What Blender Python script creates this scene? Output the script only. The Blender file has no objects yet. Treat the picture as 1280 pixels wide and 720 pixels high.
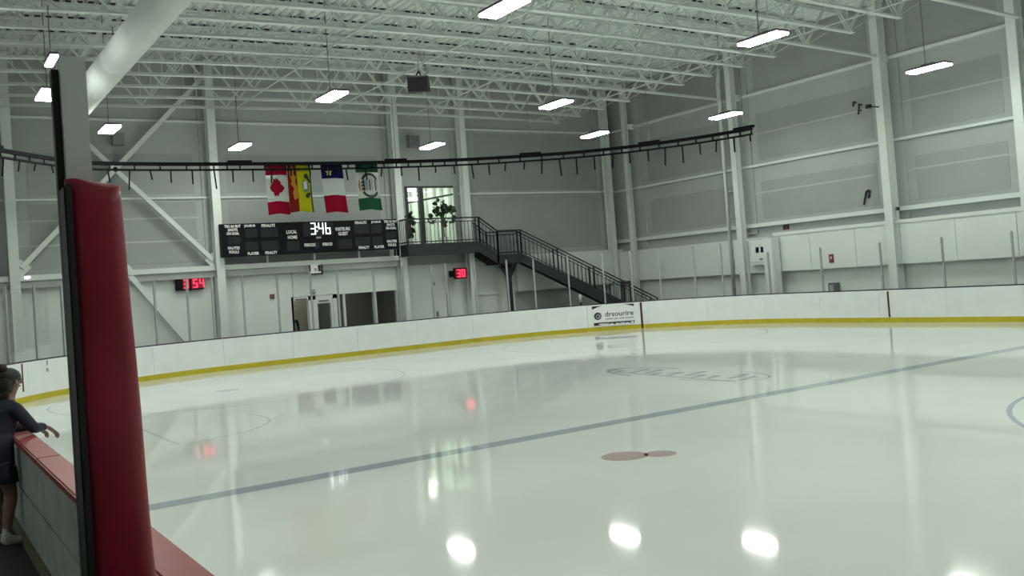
import bpy, bmesh, math, random
from mathutils import Vector, Matrix
random.seed(7)
S = bpy.context.scene
COL = S.collection

# ------------------------------------------------------------------ camera
F_PX, YAW, PITCH, ROLL, CY, CAM_H = 1189.455, .5763, .0242, .0740, -37.595, 2.2576
_f = Vector((math.sin(YAW)*math.cos(PITCH), math.cos(YAW)*math.cos(PITCH), math.sin(PITCH)))
_r0 = Vector((math.cos(YAW), -math.sin(YAW), 0)); _u0 = _r0.cross(_f)
_r = math.cos(ROLL)*_r0 - math.sin(ROLL)*_u0
_u = math.sin(ROLL)*_r0 + math.cos(ROLL)*_u0
CAM = Vector((0, 0, CAM_H))
cd = bpy.data.cameras.new('camera'); cam = bpy.data.objects.new('camera', cd); COL.objects.link(cam)
cd.sensor_fit = 'HORIZONTAL'; cd.sensor_width = 36.0; cd.lens = F_PX/1280*36.0
cd.shift_y = CY/1280; cd.clip_start = .05; cd.clip_end = 300
M = Matrix((_r, _u, -_f)).transposed().to_4x4(); M.translation = CAM; cam.matrix_world = M
S.camera = cam

# ------------------------------------------------------------------ world, view
w = bpy.data.worlds.new('world'); S.world = w; w.use_nodes = True
w.node_tree.nodes['Background'].inputs[0].default_value = (.5, .55, .52, 1)
w.node_tree.nodes['Background'].inputs[1].default_value = .05
S.view_settings.view_transform = 'Standard'; S.view_settings.look = 'None'
S.view_settings.gamma = 1.0; S.view_settings.use_curve_mapping = False
S.view_settings.exposure = 0.0
LAMP_COL = (.95, 1.0, .925); LAMP_STRENGTH = 71.0

# ------------------------------------------------------------------ pixel helpers (photo pixel -> ray -> plane)
def ray(x, y): return _r*(x-640) - _u*((y-360)-CY) + _f*F_PX
def onX(x, y, X): d = ray(x, y); return CAM + d*(X/d.x)
def onY(x, y, Y): d = ray(x, y); return CAM + d*(Y/d.y)
def onZ(x, y, Z): d = ray(x, y); return CAM + d*((Z-CAM_H)/d.z)

# ------------------------------------------------------------------ materials
MATS = {}
def mat(name, col, rough=.6, metal=0., spec=.5, noise=0., nscale=3., bump=0., emit=None, es=0.):
    m = bpy.data.materials.new(name); m.use_nodes = True; MATS[name] = m
    nt = m.node_tree; b = nt.nodes['Principled BSDF']
    b.inputs['Base Color'].default_value = (*col, 1); b.inputs['Roughness'].default_value = rough
    b.inputs['Metallic'].default_value = metal; b.inputs['Specular IOR Level'].default_value = spec
    if emit: b.inputs['Emission Color'].default_value = (*emit, 1); b.inputs['Emission Strength'].default_value = es
    if noise or bump:
        tc = nt.nodes.new('ShaderNodeTexCoord'); n = nt.nodes.new('ShaderNodeTexNoise')
        n.inputs['Scale'].default_value = nscale; n.inputs['Detail'].default_value = 6
        nt.links.new(tc.outputs['Object'], n.inputs['Vector'])
        if noise:
            r = nt.nodes.new('ShaderNodeValToRGB')
            a = [max(0, c*(1-noise)) for c in col]; z = [min(1, c*(1+noise)) for c in col]
            r.color_ramp.elements[0].position = .3; r.color_ramp.elements[1].position = .7
            r.color_ramp.elements[0].color = (*a, 1); r.color_ramp.elements[1].color = (*z, 1)
            nt.links.new(n.outputs['Fac'], r.inputs['Fac']); nt.links.new(r.outputs['Color'], b.inputs['Base Color'])
        if bump:
            bp = nt.nodes.new('ShaderNodeBump'); bp.inputs['Strength'].default_value = bump; bp.inputs['Distance'].default_value = .02
            nt.links.new(n.outputs['Fac'], bp.inputs['Height']); nt.links.new(bp.outputs['Normal'], b.inputs['Normal'])
    return m
def icemat(name, col):
    m = mat(name, col, rough=.09, spec=.5, noise=.03, nscale=.5)
    b = m.node_tree.nodes['Principled BSDF']; b.inputs['IOR'].default_value = 1.38
    nt = m.node_tree
    tc = nt.nodes.new('ShaderNodeTexCoord'); n = nt.nodes.new('ShaderNodeTexNoise'); n.inputs['Scale'].default_value = 1.3; n.inputs['Detail'].default_value = 3
    bp = nt.nodes.new('ShaderNodeBump'); bp.inputs['Strength'].default_value = .02; bp.inputs['Distance'].default_value = .01
    nt.links.new(tc.outputs['Object'], n.inputs['Vector']); nt.links.new(n.outputs['Fac'], bp.inputs['Height']); nt.links.new(bp.outputs['Normal'], b.inputs['Normal'])
    n2 = nt.nodes.new('ShaderNodeTexNoise'); n2.inputs['Scale'].default_value = .35; n2.inputs['Detail'].default_value = 5
    mr = nt.nodes.new('ShaderNodeMapRange'); mr.inputs[3].default_value = .025; mr.inputs[4].default_value = .075
    nt.links.new(tc.outputs['Object'], n2.inputs['Vector']); nt.links.new(n2.outputs['Fac'], mr.inputs[0]); nt.links.new(mr.outputs[0], b.inputs['Roughness'])
    return m
def glassmat(name, tint=(1, 1, 1), refl=.05, rough=.0):
    m = bpy.data.materials.new(name); m.use_nodes = True; MATS[name] = m; nt = m.node_tree
    for n in list(nt.nodes): nt.nodes.remove(n)
    o = nt.nodes.new('ShaderNodeOutputMaterial'); t = nt.nodes.new('ShaderNodeBsdfTransparent'); g = nt.nodes.new('ShaderNodeBsdfGlossy')
    t.inputs[0].default_value = (*tint, 1); g.inputs['Roughness'].default_value = rough; g.inputs['Color'].default_value = (1, 1, 1, 1)
    fr = nt.nodes.new('ShaderNodeFresnel'); fr.inputs[0].default_value = 1.25
    mul = nt.nodes.new('ShaderNodeMath'); mul.operation = 'MULTIPLY'; mul.inputs[1].default_value = refl*10
    mx = nt.nodes.new('ShaderNodeMixShader')
    nt.links.new(fr.outputs[0], mul.inputs[0]); nt.links.new(mul.outputs[0], mx.inputs[0])
    nt.links.new(t.outputs[0], mx.inputs[1]); nt.links.new(g.outputs[0], mx.inputs[2]); nt.links.new(mx.outputs[0], o.inputs[0])
    return m

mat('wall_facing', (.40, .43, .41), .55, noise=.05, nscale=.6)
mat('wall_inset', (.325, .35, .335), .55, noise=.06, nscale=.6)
mat('rail_faint', (.46, .49, .47), .55)
mat('liner', (.70, .74, .71), .45, noise=.03, nscale=1.2)
mat('steel_white', (.68, .72, .69), .45, noise=.03, nscale=2)
mat('deck_white', (.78, .82, .79), .6, noise=.04, nscale=.8)
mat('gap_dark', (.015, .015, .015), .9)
mat('joist_white', (.66, .70, .67), .5)
mat('duct', (.66, .70, .67), .75, noise=.03, nscale=1)
mat('board_white', (.80, .83, .82), .3, noise=.03, nscale=2.5)
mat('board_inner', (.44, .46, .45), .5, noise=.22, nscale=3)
mat('kick_yellow', (.50, .42, .015), .4, noise=.08, nscale=3)
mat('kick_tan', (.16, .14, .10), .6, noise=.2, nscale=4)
mat('black_rail', (.012, .012, .013), .45)
mat('cap_red', (.32, .022, .034), .42, noise=.06, nscale=3)
mat('pad_red', (.26, .004, .026), .42, noise=.12, nscale=2, bump=.25)
mat('seal_shade_black', (.012, .010, .014), .5)
mat('alu', (.36, .38, .37), .4, .25)
mat('post_grey', (.66, .70, .67), .5)
mat('rubber', (.030, .031, .033), .85, noise=.3, nscale=5, bump=.2)
mat('concrete', (.20, .20, .19), .8, noise=.15, nscale=2)
icemat('ice', (.84, .875, .835))
icemat('ice_blue', (.45, .49, .53)); icemat('ice_dot', (.56, .44, .42)); icemat('ice_grey', (.50, .54, .53)); icemat('ice_thin', (.64, .68, .66)); icemat('ice_circle', (.45, .46, .60))
mat('track_black', (.006, .007, .007), .7, spec=.15)
mat('stair_steel', (.028, .032, .032), .55, spec=.25)
mat('stair_pan', (.07, .075, .075), .6, spec=.3)
mat('score_black', (.005, .006, .008), .6, spec=.15)
mat('score_panel', (.016, .020, .021), .5, spec=.2)
mat('print_white', (.80, .82, .80), .5)
mat('led_white', (1, 1, 1), .5, emit=(.92, .95, 1), es=1.4)
mat('led_red', (.6, .02, .05), .5, emit=(1, .05, .13), es=1.5)
mat('led_red_dim', (.15, .004, .012), .4, emit=(.6, .0, .03), es=.28)
mat('speaker_black', (.012, .013, .014), .6)
mat('speaker_grey', (.22, .23, .22), .6)
mat('lamp_body', (.10, .10, .11), .5)
m = mat('lamp_lens', (1, 1, 1), .5, emit=LAMP_COL, es=LAMP_STRENGTH)
mat('rod', (.16, .17, .17), .5, .3)
mat('flag_red', (.25, .003, .022), .85, spec=.1); mat('flag_white', (.52, .54, .52), .85, spec=.1); mat('flag_yellow', (.40, .40, .010), .85, spec=.1)
mat('flag_lion', (.42, .19, .03), .85, spec=.1); mat('flag_orange', (.18, .012, .008), .85, spec=.1); mat('flag_blue', (.006, .008, .055), .85, spec=.1); mat('flag_gold', (.70, .66, .20), .75)
mat('flag_green', (.012, .075, .035), .85, spec=.1); mat('flag_dark', (.012, .018, .014), .75); mat('flag_grey', (.25, .27, .30), .75); mat('flag_ship', (.14, .18, .10), .75)
mat('sign_white', (.80, .81, .80), .4); mat('sign_black', (.02, .02, .022), .5); mat('sign_grey', (.35, .36, .36), .5)
mat('mark_red', (.07, .003, .006), .5)
mat('frame_dark', (.035, .04, .04), .45); mat('frame_white', (.68, .71, .69), .4)
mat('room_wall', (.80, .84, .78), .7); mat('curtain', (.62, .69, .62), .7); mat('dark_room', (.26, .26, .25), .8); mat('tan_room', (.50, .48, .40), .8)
mat('leaf', (.018, .045, .018), .5, noise=.3, nscale=8); mat('bark', (.10, .07, .04), .8); mat('pot', (.60, .60, .58), .5)
mat('skin', (.24, .13, .09), .5, noise=.05, nscale=10); mat('hair', (.020, .014, .012), .55, noise=.3, nscale=20)
mat('navy', (.012, .014, .032), .75, noise=.2, nscale=8); mat('shorts', (.010, .012, .028), .75); mat('shoe', (.66, .66, .62), .5); mat('sock', (.60, .60, .58), .7)
mat('door_white', (.66, .69, .67), .4); mat('device_red', (.25, .03, .03), .5); mat('device_grey', (.13, .14, .14), .5); mat('device_light', (.55, .57, .55), .5)
mat('strap_black', (.010, .010, .010), .6)
glassmat('glass', (.99, .995, .99), .015); glassmat('glass_dark', (.80, .82, .80), .04); glassmat('glass_room', (.95, .98, .95), .05)

# ------------------------------------------------------------------ object helpers
def tag(o, label=None, cat=None, group=None, kind=None):
    if label: o['label'] = label
    if cat: o['category'] = cat
    if group: o['group'] = group
    if kind: o['kind'] = kind
    return o
def thing(name, label, cat, loc=(0, 0, 0), rz=0, group=None):
    o = bpy.data.objects.new(name, None); COL.objects.link(o); o.location = loc; o.rotation_euler = (0, 0, rz); o.empty_display_size = .1
    return tag(o, label, cat, group)
def link(name, me, m, parent=None):
    o = bpy.data.objects.new(name, me); COL.objects.link(o)
    if m is not None and len(me.materials) == 0: me.materials.append(MATS[m] if isinstance(m, str) else m)
    if parent is not None:
        o.parent = parent
    return o
def obj(name, bm, m, parent=None, smooth=False):
    """parts are modelled in world space unless the parent has its own frame; parent frames are undone here"""
    me = bpy.data.meshes.new(name)
    if smooth:
        for f in bm.faces: f.smooth = True
    bm.to_mesh(me); bm.free()
    return link(name, me, m, parent)
def wobj(name, bm, m, parent, smooth=False):
    o = obj(name, bm, m, parent, smooth)
    mb = Matrix.LocRotScale(parent.location, parent.rotation_euler, None)
    o.matrix_parent_inverse = mb.inverted()
    if parent.parent is None: pass
    return o
def nb(): return bmesh.new()
def box(bm, a, b):
    x0, y0, z0 = a; x1, y1, z1 = b
    v = [bm.verts.new(p) for p in ((x0, y0, z0), (x1, y0, z0), (x1, y1, z0), (x0, y1, z0), (x0, y0, z1), (x1, y0, z1), (x1, y1, z1), (x0, y1, z1))]
    for q in ((3, 2, 1, 0), (4, 5, 6, 7), (0, 1, 5, 4), (1, 2, 6, 5), (2, 3, 7, 6), (3, 0, 4, 7)): bm.faces.new([v[i] for i in q])
    return bm
def BX(a, b):
    a2 = [min(p, q) for p, q in zip(a, b)]; b2 = [max(p, q) for p, q in zip(a, b)]
    return box(nb(), a2, b2)
def bar(bm, p, q, wd, ht, up=Vector((0, 0, 1))):
    p = Vector(p); q = Vector(q); d = (q-p).normalized(); s = d.cross(up)
    if s.length < 1e-4: s = d.cross(Vector((0, 1, 0)))
    s.normalize(); t = s.cross(d); s *= wd/2; t *= ht/2
    v = [bm.verts.new(x) for x in (p-s-t, p+s-t, p+s+t, p-s+t, q-s-t, q+s-t, q+s+t, q-s+t)]
    for f in ((3, 2, 1, 0), (4, 5, 6, 7), (0, 1, 5, 4), (1, 2, 6, 5), (2, 3, 7, 6), (3, 0, 4, 7)): bm.faces.new([v[i] for i in f])
    return bm
def tube(bm, pts, r, n=8, cap=True):
    pts = [Vector(p) for p in pts]; rings = []
    rs = r if isinstance(r, (list, tuple)) else [r]*len(pts)
    prev = None
    for i, p in enumerate(pts):
        d = (pts[min(i+1, len(pts)-1)] - pts[max(i-1, 0)]).normalized()
        s = d.cross(Vector((0, 0, 1)))
        if s.length < 1e-3: s = d.cross(Vector((0, 1, 0)))
        s.normalize(); t = d.cross(s)
        rings.append([bm.verts.new(p + rs[i]*(math.cos(2*math.pi*k/n)*s + math.sin(2*math.pi*k/n)*t)) for k in range(n)])
    for a, b in zip(rings, rings[1:]):
        for k in range(n): bm.faces.new((a[k], a[(k+1) % n], b[(k+1) % n], b[k]))
    if cap:
        bm.faces.new(rings[0][::-1]); bm.faces.new(rings[-1])
    return bm
def sweep(bm, path, nrm, prof, closed=False):
    """path: list of (x,y); nrm: outward normals; prof: list of (offset, z) closed profile"""
    rings = [[bm.verts.new((p[0]+n[0]*o, p[1]+n[1]*o, z)) for o, z in prof] for p, n in zip(path, nrm)]
    k = len(prof)
    for a, b in zip(rings, rings[1:]):
        for i in range(k): bm.faces.new((a[i], a[(i+1) % k], b[(i+1) % k], b[i]))
    bm.faces.new(rings[0][::-1]); bm.faces.new(rings[-1])
    return bm
def poly(bm, pts):
    bm.faces.new([bm.verts.new(p) for p in pts]); return bm
def prism(bm, pts2, fn, d0, d1):
    """extrude a 2D outline; fn(u,v,d)->xyz"""
    a = [bm.verts.new(fn(u, v, d0)) for u, v in pts2]; b = [bm.verts.new(fn(u, v, d1)) for u, v in pts2]
    n = len(pts2)
    try: bm.faces.new(a[::-1]); bm.faces.new(b)
    except ValueError: pass
    for i in range(n): bm.faces.new((a[i], a[(i+1) % n], b[(i+1) % n], b[i]))
    return bm
def bevel(bm, w, seg=2):
    bmesh.ops.bevel(bm, geom=list(bm.edges), offset=w, segments=seg, affect='EDGES', clamp_overlap=True); return bm
_tc = {}
def text_mesh(s, bold=.0):
    c = bpy.data.curves.new('txt', 'FONT'); c.body = s; c.align_x = 'CENTER'; c.align_y = 'CENTER'; c.size = 1; c.offset = bold; c.resolution_u = 2
    o = bpy.data.objects.new('txt', c); COL.objects.link(o)
    dg = bpy.context.evaluated_depsgraph_get(); me = bpy.data.meshes.new_from_object(o.evaluated_get(dg))
    bpy.data.objects.remove(o); bpy.data.curves.remove(c)
    return me
def lettering(name, s, m, parent, o, ux, uy, width, height, bold=.012):
    """flat print: centred at o, spanning width along ux and cap height along uy"""
    me = text_mesh(s, bold)
    xs = [v.co.x for v in me.vertices]; ys = [v.co.y for v in me.vertices]
    cx, cy = (min(xs)+max(xs))/2, (min(ys)+max(ys))/2; sx = width/(max(xs)-min(xs)); sy = height/(max(ys)-min(ys))
    for v in me.vertices:
        v.co = Vector(o) + Vector(ux)*((v.co.x-cx)*sx) + Vector(uy)*((v.co.y-cy)*sy)
    ob = link(name, me, m, parent)
    ob.matrix_parent_inverse = Matrix.LocRotScale(parent.location, parent.rotation_euler, None).inverted()
    return ob
ORD = ['first', 'second', 'third', 'fourth', 'fifth', 'sixth', 'seventh', 'eighth', 'ninth', 'tenth', 'eleventh', 'twelfth', 'thirteenth', 'fourteenth']

# ------------------------------------------------------------------ dimensions
A, P = 35.3, 28.95            # end wall plane (Y), far side wall plane (X)
XN, YB = -5.0, -27.0          # near wall and rear wall
RX0, RX1, RY1, RY0, RR = 1.11, 27.11, 31.75, -25.0, 8.5
def zc(x): return 9.2 - .0016*(x-15)**2      # bottom chord line of the cambered roof
DEPTH = 2.0
def zd(x): return zc(x)+DEPTH+.06

# ------------------------------------------------------------------ setting: floor, ice
fl = tag(obj('floor', BX((XN, YB, -.12), (P, A, -.02)), 'concrete'), 'grey concrete floor around the rink', 'floor', kind='structure')
tag(obj('floor_mat', BX((XN, -8, -.02), (RX0-.16, 26, .0)), 'rubber'), 'black rubber flooring behind the near boards', 'floor', kind='structure')

def rink_path(x0, x1, y0, y1, r, seg=16):
    pts = []; nr = []
    for cx, cy, a0 in ((x1-r, y0+r, -90), (x1-r, y1-r, 0), (x0+r, y1-r, 90), (x0+r, y0+r, 180)):
        for i in range(seg+1):
            a = math.radians(a0+90*i/seg); pts.append((cx+r*math.cos(a), cy+r*math.sin(a))); nr.append((math.cos(a), math.sin(a)))
    return pts, nr
ip, _ = rink_path(RX0, RX1, RY0, RY1, RR, 20)
bm = nb(); top = [bm.verts.new((x, y, 0)) for x, y in ip]; bot = [bm.verts.new((x, y, -.02)) for x, y in ip]
bm.faces.new(top); bm.faces.new(bot[::-1])
for i in range(len(top)): bm.faces.new((top[i], bot[i], bot[(i+1) % len(top)], top[(i+1) % len(top)]))
ice = tag(obj('ice_sheet', bm, 'ice'), 'glossy white ice sheet of the rink with painted markings', 'ice', kind='structure')
ZI = .002
def disc(bm, cx, cy, r, n=32):
    bm.faces.new([bm.verts.new((cx+r*math.cos(2*math.pi*i/n), cy+r*math.sin(2*math.pi*i/n), ZI)) for i in range(n)]); return bm
def ring(bm, cx, cy, r, wd, a0=0, a1=360, n=64, ry=None, z=ZI):
    ry = ry or r; prev = None
    for i in range(n+1):
        a = math.radians(a0+(a1-a0)*i/n); c, s = math.cos(a), math.sin(a)
        cur = (bm.verts.new((cx+(r-wd/2)*c, cy+(ry-wd/2)*s, z)), bm.verts.new((cx+(r+wd/2)*c, cy+(ry+wd/2)*s, z)))
        if prev: bm.faces.new((prev[0], prev[1], cur[1], cur[0]))
        prev = cur
    return bm
def strip(bm, p, q, wd, z=ZI):
    p = Vector((*p, z)); q = Vector((*q, z)); s = (q-p).cross(Vector((0, 0, 1))).normalized()*wd/2
    bm.faces.new([bm.verts.new(x) for x in (p-s, p+s, q+s, q-s)]); return bm
YBL = 11.43
tag(obj('blue_line', strip(nb(), (RX0, YBL), (RX1, YBL), .34), 'ice_blue', ice), 'painted grey-blue line across the ice')
tag(obj('faceoff_dot', disc(disc(nb(), 7.44, 9.24, .29), 7.8, 8.98, .20), 'ice_dot', ice), 'dull red face-off dot')
tag(obj('centre_circle', ring(nb(), 14.8, 3.3, 4.57, .07), 'ice_circle', ice), 'thin blue centre circle')
tag(obj('small_crease', ring(strip(nb(), (3.75, 19.0), (3.75, 16.1), .05), 3.75, 18.2, 2.1, .05, -88, 20, 30), 'ice_thin', ice), 'thin grey cross-ice crease outline')
tag(obj('end_zone_circle', ring(nb(), 7.3, 24.9, 4.4, .05), 'ice_thin', ice))
b_ = disc(nb(), 7.0, 24.6, .3); tag(obj('end_zone_dot', b_, 'ice_thin', ice))
tag(obj('far_end_zone_circle', ring(nb(), 20.8, 24.9, 4.4, .05), 'ice_thin', ice))
tag(obj('goal_line', strip(nb(), (2.8, 28.0), (25.4, 28.0), .05), 'ice_thin', ice))
# under-ice lettering logo, faint grey strokes
bm = nb(); ring(bm, 14.1, 15.4, .75, .10, 20, 160, 24, ry=2.3); ring(bm, 14.1, 15.4, .85, .05, 200, 330, 24, ry=2.4)
for k in range(11):
    y = 13.3+k*.42; o = .28*math.sin(k*1.9)
    strip(bm, (13.75+o*.4, y), (14.3+o, y+.12), .13); strip(bm, (14.3+o, y+.12), (14.05+o, y+.36), .07)
strip(bm, (13.5, 13.2), (13.75, 17.2), .07)
tag(obj('ice_logo', bm, 'ice_grey', ice), 'faint grey logo painted under the ice')

# ------------------------------------------------------------------ setting: walls with openings
def wall_with_holes(u0, u1, z0, z1, holes, fn, t0, t1):
    us = sorted({u0, u1, *[h[0] for h in holes], *[h[1] for h in holes]}); zs = sorted({z0, z1, *[h[2] for h in holes], *[h[3] for h in holes]})
    bm = nb()
    for a, b in zip(us, us[1:]):
        for c, d in zip(zs, zs[1:]):
            mu, mz = (a+b)/2, (c+d)/2
            if any(h[0] < mu < h[1] and h[2] < mz < h[3] for h in holes): continue
            p, q = fn(a, c, t0), fn(b, d, t1)
            box(bm, [min(i, j) for i, j in zip(p, q)], [max(i, j) for i, j in zip(p, q)])
    return bm
pw0, pw1 = onY(505, 232, A), onY(574, 303, A)
WX0, WX1, WZ0, WZ1 = pw0.x, pw1.x, 4.02, 6.50
DX0 = onY(365.5, 371, A).x; DX1 = onY(499, 363, A).x; DZ = 2.24
wall_e = tag(obj('wall_end', wall_with_holes(XN, P+.2, -.02, 11.6, [(WX0, WX1, WZ0, WZ1), (DX0, DX1, -.02, DZ)], lambda u, z, t: (u, t, z), A, A+.2), 'wall_facing'), 'grey faced end wall with white girts', 'wall', kind='structure')
wall_f = tag(obj('wall_far', BX((P, YB, -.02), (P+.2, A, 11.6)), 'wall_facing'), 'grey faced far side wall with white girts', 'wall', kind='structure')
tag(obj('wall_near', BX((XN-.2, YB, -.02), (XN, A, 11.6)), 'liner'), 'pale wall behind the camera side', 'wall', kind='structure')
tag(obj('wall_rear', BX((XN-.2, YB-.2, -.02), (P+.2, YB, 11.6)), 'wall_facing'), 'grey wall at the unseen end', 'wall', kind='structure')

# girts: heights measured on both walls
for z, h, d in ((8.92, .10, .16), (6.10, .09, .16), (3.74, .15, .22)):
    o = obj('girt', BX((P-d, YB, z-h/2), (P, A, z+h/2)), 'steel_white', wall_f)
for z, h, d, x0, x1 in ((6.14, .09, .16, WX1+.1, P), (6.14, .07, .10, XN, WX0-.1), (8.92, .08, .14, XN, P)):
    obj('girt', BX((x0, A-d, z-h/2), (x1, A, z+h/2)), 'steel_white', wall_e)
for z, y0, y1 in ((5.02, 20.9, 27.2), (5.02, 13, 19.6), (7.35, 20.9, 27.2), (7.35, 13, 19.6)):     # faint inner sheeting rails
    obj('sheeting_rail', BX((P-.02, y0, z-.03), (P, y1, z+.03)), 'rail_faint', wall_f)
for z in (4.6,):
    obj('sheeting_rail', BX((2, A-.02, z-.03), (9.5, A, z+.03)), 'rail_faint', wall_e)
obj('sheeting_rail', BX((2, A-.02, 5.4), (9.5, A, 5.46)), 'rail_faint', wall_e)
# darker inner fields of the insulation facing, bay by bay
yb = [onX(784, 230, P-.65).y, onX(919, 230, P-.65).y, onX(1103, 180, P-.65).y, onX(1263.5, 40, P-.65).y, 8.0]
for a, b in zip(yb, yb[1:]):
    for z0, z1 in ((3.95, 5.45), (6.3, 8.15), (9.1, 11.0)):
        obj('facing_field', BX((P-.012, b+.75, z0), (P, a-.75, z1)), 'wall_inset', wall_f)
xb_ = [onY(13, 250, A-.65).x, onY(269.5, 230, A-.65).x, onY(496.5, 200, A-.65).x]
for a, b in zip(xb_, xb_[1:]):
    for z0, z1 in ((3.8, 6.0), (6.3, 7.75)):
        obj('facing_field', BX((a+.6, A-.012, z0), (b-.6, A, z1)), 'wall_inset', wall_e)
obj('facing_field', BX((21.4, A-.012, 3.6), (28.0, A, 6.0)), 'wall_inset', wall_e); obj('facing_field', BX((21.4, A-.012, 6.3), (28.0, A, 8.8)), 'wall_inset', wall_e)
# continuous beam on the end wall above the doors
obj('beam', BX((XN, A-.45, 3.44), (17.4, A-.2, 3.62)), 'steel_white', wall_e)
obj('beam_web', BX((XN, A-.36, 3.2), (17.4, A-.30, 3.45)), 'wall_facing', wall_e)
# lower white liner, end wall
for x0, x1, z1 in ((XN, 9.8, 3.42), (9.8, DX0, 3.42), (DX0, DX1, 3.42), (DX1, 17.75, 3.42)):
    z0 = DZ if x0 == DX0 else -.02
    obj('liner_panel', BX((x0+.012, A-.10, z0), (x1-.012, A, z1)), 'liner', wall_e)
obj('liner_panel', BX((17.75, A-.08, -.02), (22.9, A, 3.2)), 'liner', wall_e)
obj('liner_panel', BX((22.9, A-.40, 1.80), (P, A, 3.38)), 'liner', wall_e)
obj('liner_rail', BX((20.8, A-.14, 1.74), (P, A, 1.84)), 'liner', wall_e)
# lower white liner, far wall: overhanging panels with the recess under them
ys = [A-.4, 31.6, 29.8, 28.3, 25.6, 23.6, 21.6, 19.8, 17.8, 15.8, 13.8, 11.8, 9.8]
for a, b in zip(ys, ys[1:]):
    obj('liner_panel', BX((P-.42, b+.008, 1.86), (P, a-.008, 3.24)), 'liner', wall_f)
obj('liner_cap', BX((P-.46, 9.8, 3.24), (P, 25.3, 3.36)), 'liner', wall_f)
obj('liner_base', BX((P-.12, 9.8, -.02), (P, A-.4, 1.86)), 'liner', wall_f)

# ------------------------------------------------------------------ ceiling: fluted deck
bm = nb(); xs = []
per = .30
n = int((P+.2-(XN-.2))/per)
for i in range(n+1):
    x = XN-.2+i*per
    xs += [(x, 0), (x+.17, 0), (x+.20, .06), (x+.27, .06)]
ra = [bm.verts.new((x, YB-.2, zd(x)+h)) for x, h in xs]; rb = [bm.verts.new((x, A+.2, zd(x)+h)) for x, h in xs]
for i in range(len(xs)-1): bm.faces.new((ra[i], ra[i+1], rb[i+1], rb[i]))
tag(obj('ceiling', bm, 'deck_white'), 'white fluted steel roof deck', 'ceiling', kind='structure')

# ------------------------------------------------------------------ roof joists
JY = [33.75, 32.2, 30.6, 28.95, 27.35, 25.85, 24.4, 22.9, 21.45, 20.0, 18.35, 16.7, 15.1, 13.5]
EXT = {4, 9, 12}
web_me = {}
def unit_web(kind):
    if kind in web_me: return web_me[kind]
    bm = nb()
    if kind == 'double':
        for s in (-.045, .045): box(bm, (-.5, s-.014, -.018), (.5, s+.014, .018))
    else: box(bm, (-.5, -.011, -.011), (.5, .011, .011))
    me = bpy.data.meshes.new('web_'+kind); bm.to_mesh(me); bm.free(); me.materials.append(MATS['joist_white']); web_me[kind] = me
    return me
def web(parent, kind, p, q):
    o = bpy.data.objects.new('web_member', unit_web(kind)); COL.objects.link(o); o.parent = parent
    d = Vector((q[0]-p[0], 0, q[1]-p[1])); L = d.length
    o.location = ((p[0]+q[0])/2, 0, (p[1]+q[1])/2); o.rotation_euler = (0, -math.atan2(d.z, d.x), 0); o.scale = (L, 1, 1)
    return o
def chord(bm, x0, x1, off, wd, ht, seg=14):
    rings = []
    for i in range(seg+1):
        x = x0+(x1-x0)*i/seg; z = zc(x)+off
        # two angles back to back: an inverted T section
        pr = ((-wd/2, 0), (wd/2, 0), (wd/2, .016), (.02, .022), (.02, ht), (-.02, ht), (-.02, .022), (-wd/2, .016))
        if off > 1: pr = tuple((a, -b) for a, b in pr[::-1])
        rings.append([bm.verts.new((x, a, z+b)) for a, b in pr])
    k = 8
    for a, b in zip(rings, rings[1:]):
        for i in range(k): bm.faces.new((a[i], a[(i+1) % k], b[(i+1) % k], b[i]))
    bm.faces.new(rings[0][::-1]); bm.faces.new(rings[-1]); return bm
for j, y in enumerate(JY):
    lab = ('%s white open-web roof joist out from the end wall' % ORD[j].capitalize()) if j < 13 else 'white open-web roof joist nearest the camera overhead'
    t = thing('roof_joist', lab, 'joist', (0, y, 0), group='roof joists')
    xe = P-.66 if j in EXT else 24.95
    obj('bottom_chord', chord(nb(), XN+.02, xe, 0, .17, .085), 'joist_white', t)
    obj('top_chord', chord(nb(), XN+.02, P-.02, DEPTH, .17, .085), 'joist_white', t)
    pan = 2.9; x = 24.75; nodes = []
    while x > XN+1: nodes.append(x); x -= pan
    for i, x in enumerate(nodes):
        xt = x-pan/2
        web(t, 'double', (x, zc(x)+.05), (xt, zc(xt)+DEPTH-.05))
        web(t, 'double', (xt, zc(xt)+DEPTH-.05), (x-pan, zc(x-pan)+.05))
        if i % 2 == 0: web(t, 'single', (x, zc(x)+.05), (x+.001, zc(x)+DEPTH-.05))
        else: web(t, 'single', (xt, zc(xt)+.05), (xt+.001, zc(xt)+DEPTH-.05))
    web(t, 'double', (24.75, zc(24.75)+.05), (26.3, zc(26.3)+DEPTH-.05))
    web(t, 'single', (24.8, zc(24.8)+.05), (P-.4, zc(P)+DEPTH-.05))
    # dark boxes standing in for the shade inside the open flute ends
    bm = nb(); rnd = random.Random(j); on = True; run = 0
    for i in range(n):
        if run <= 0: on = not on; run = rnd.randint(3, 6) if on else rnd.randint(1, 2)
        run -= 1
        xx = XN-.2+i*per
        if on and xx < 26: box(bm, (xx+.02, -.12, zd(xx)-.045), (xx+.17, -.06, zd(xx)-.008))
    o = obj('flute_shade', bm, 'gap_dark', t); o['kind'] = 'stuff'

# horizontal bridging bars along the bottom chords
for k, (px, lab) in enumerate((((475, 21), 'thin white bridging bar under the joists left of the black loudspeaker'), ((640, 28), 'thin white bridging bar under the joists running over the black loudspeaker'), ((665, 84), 'thin white bridging bar under the joists right of the black loudspeaker'), ((870, 84), 'thin white bridging bar near the joist ends by the far wall'))):
    X = onZ(*px, 9.1).x
    tag(obj('bridging_bar', bar(nb(), (X, 12, zc(X)-.03), (X, 34, zc(X)-.03), .03, .03), 'joist_white'), lab, 'bar', 'bridging bars')

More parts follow.
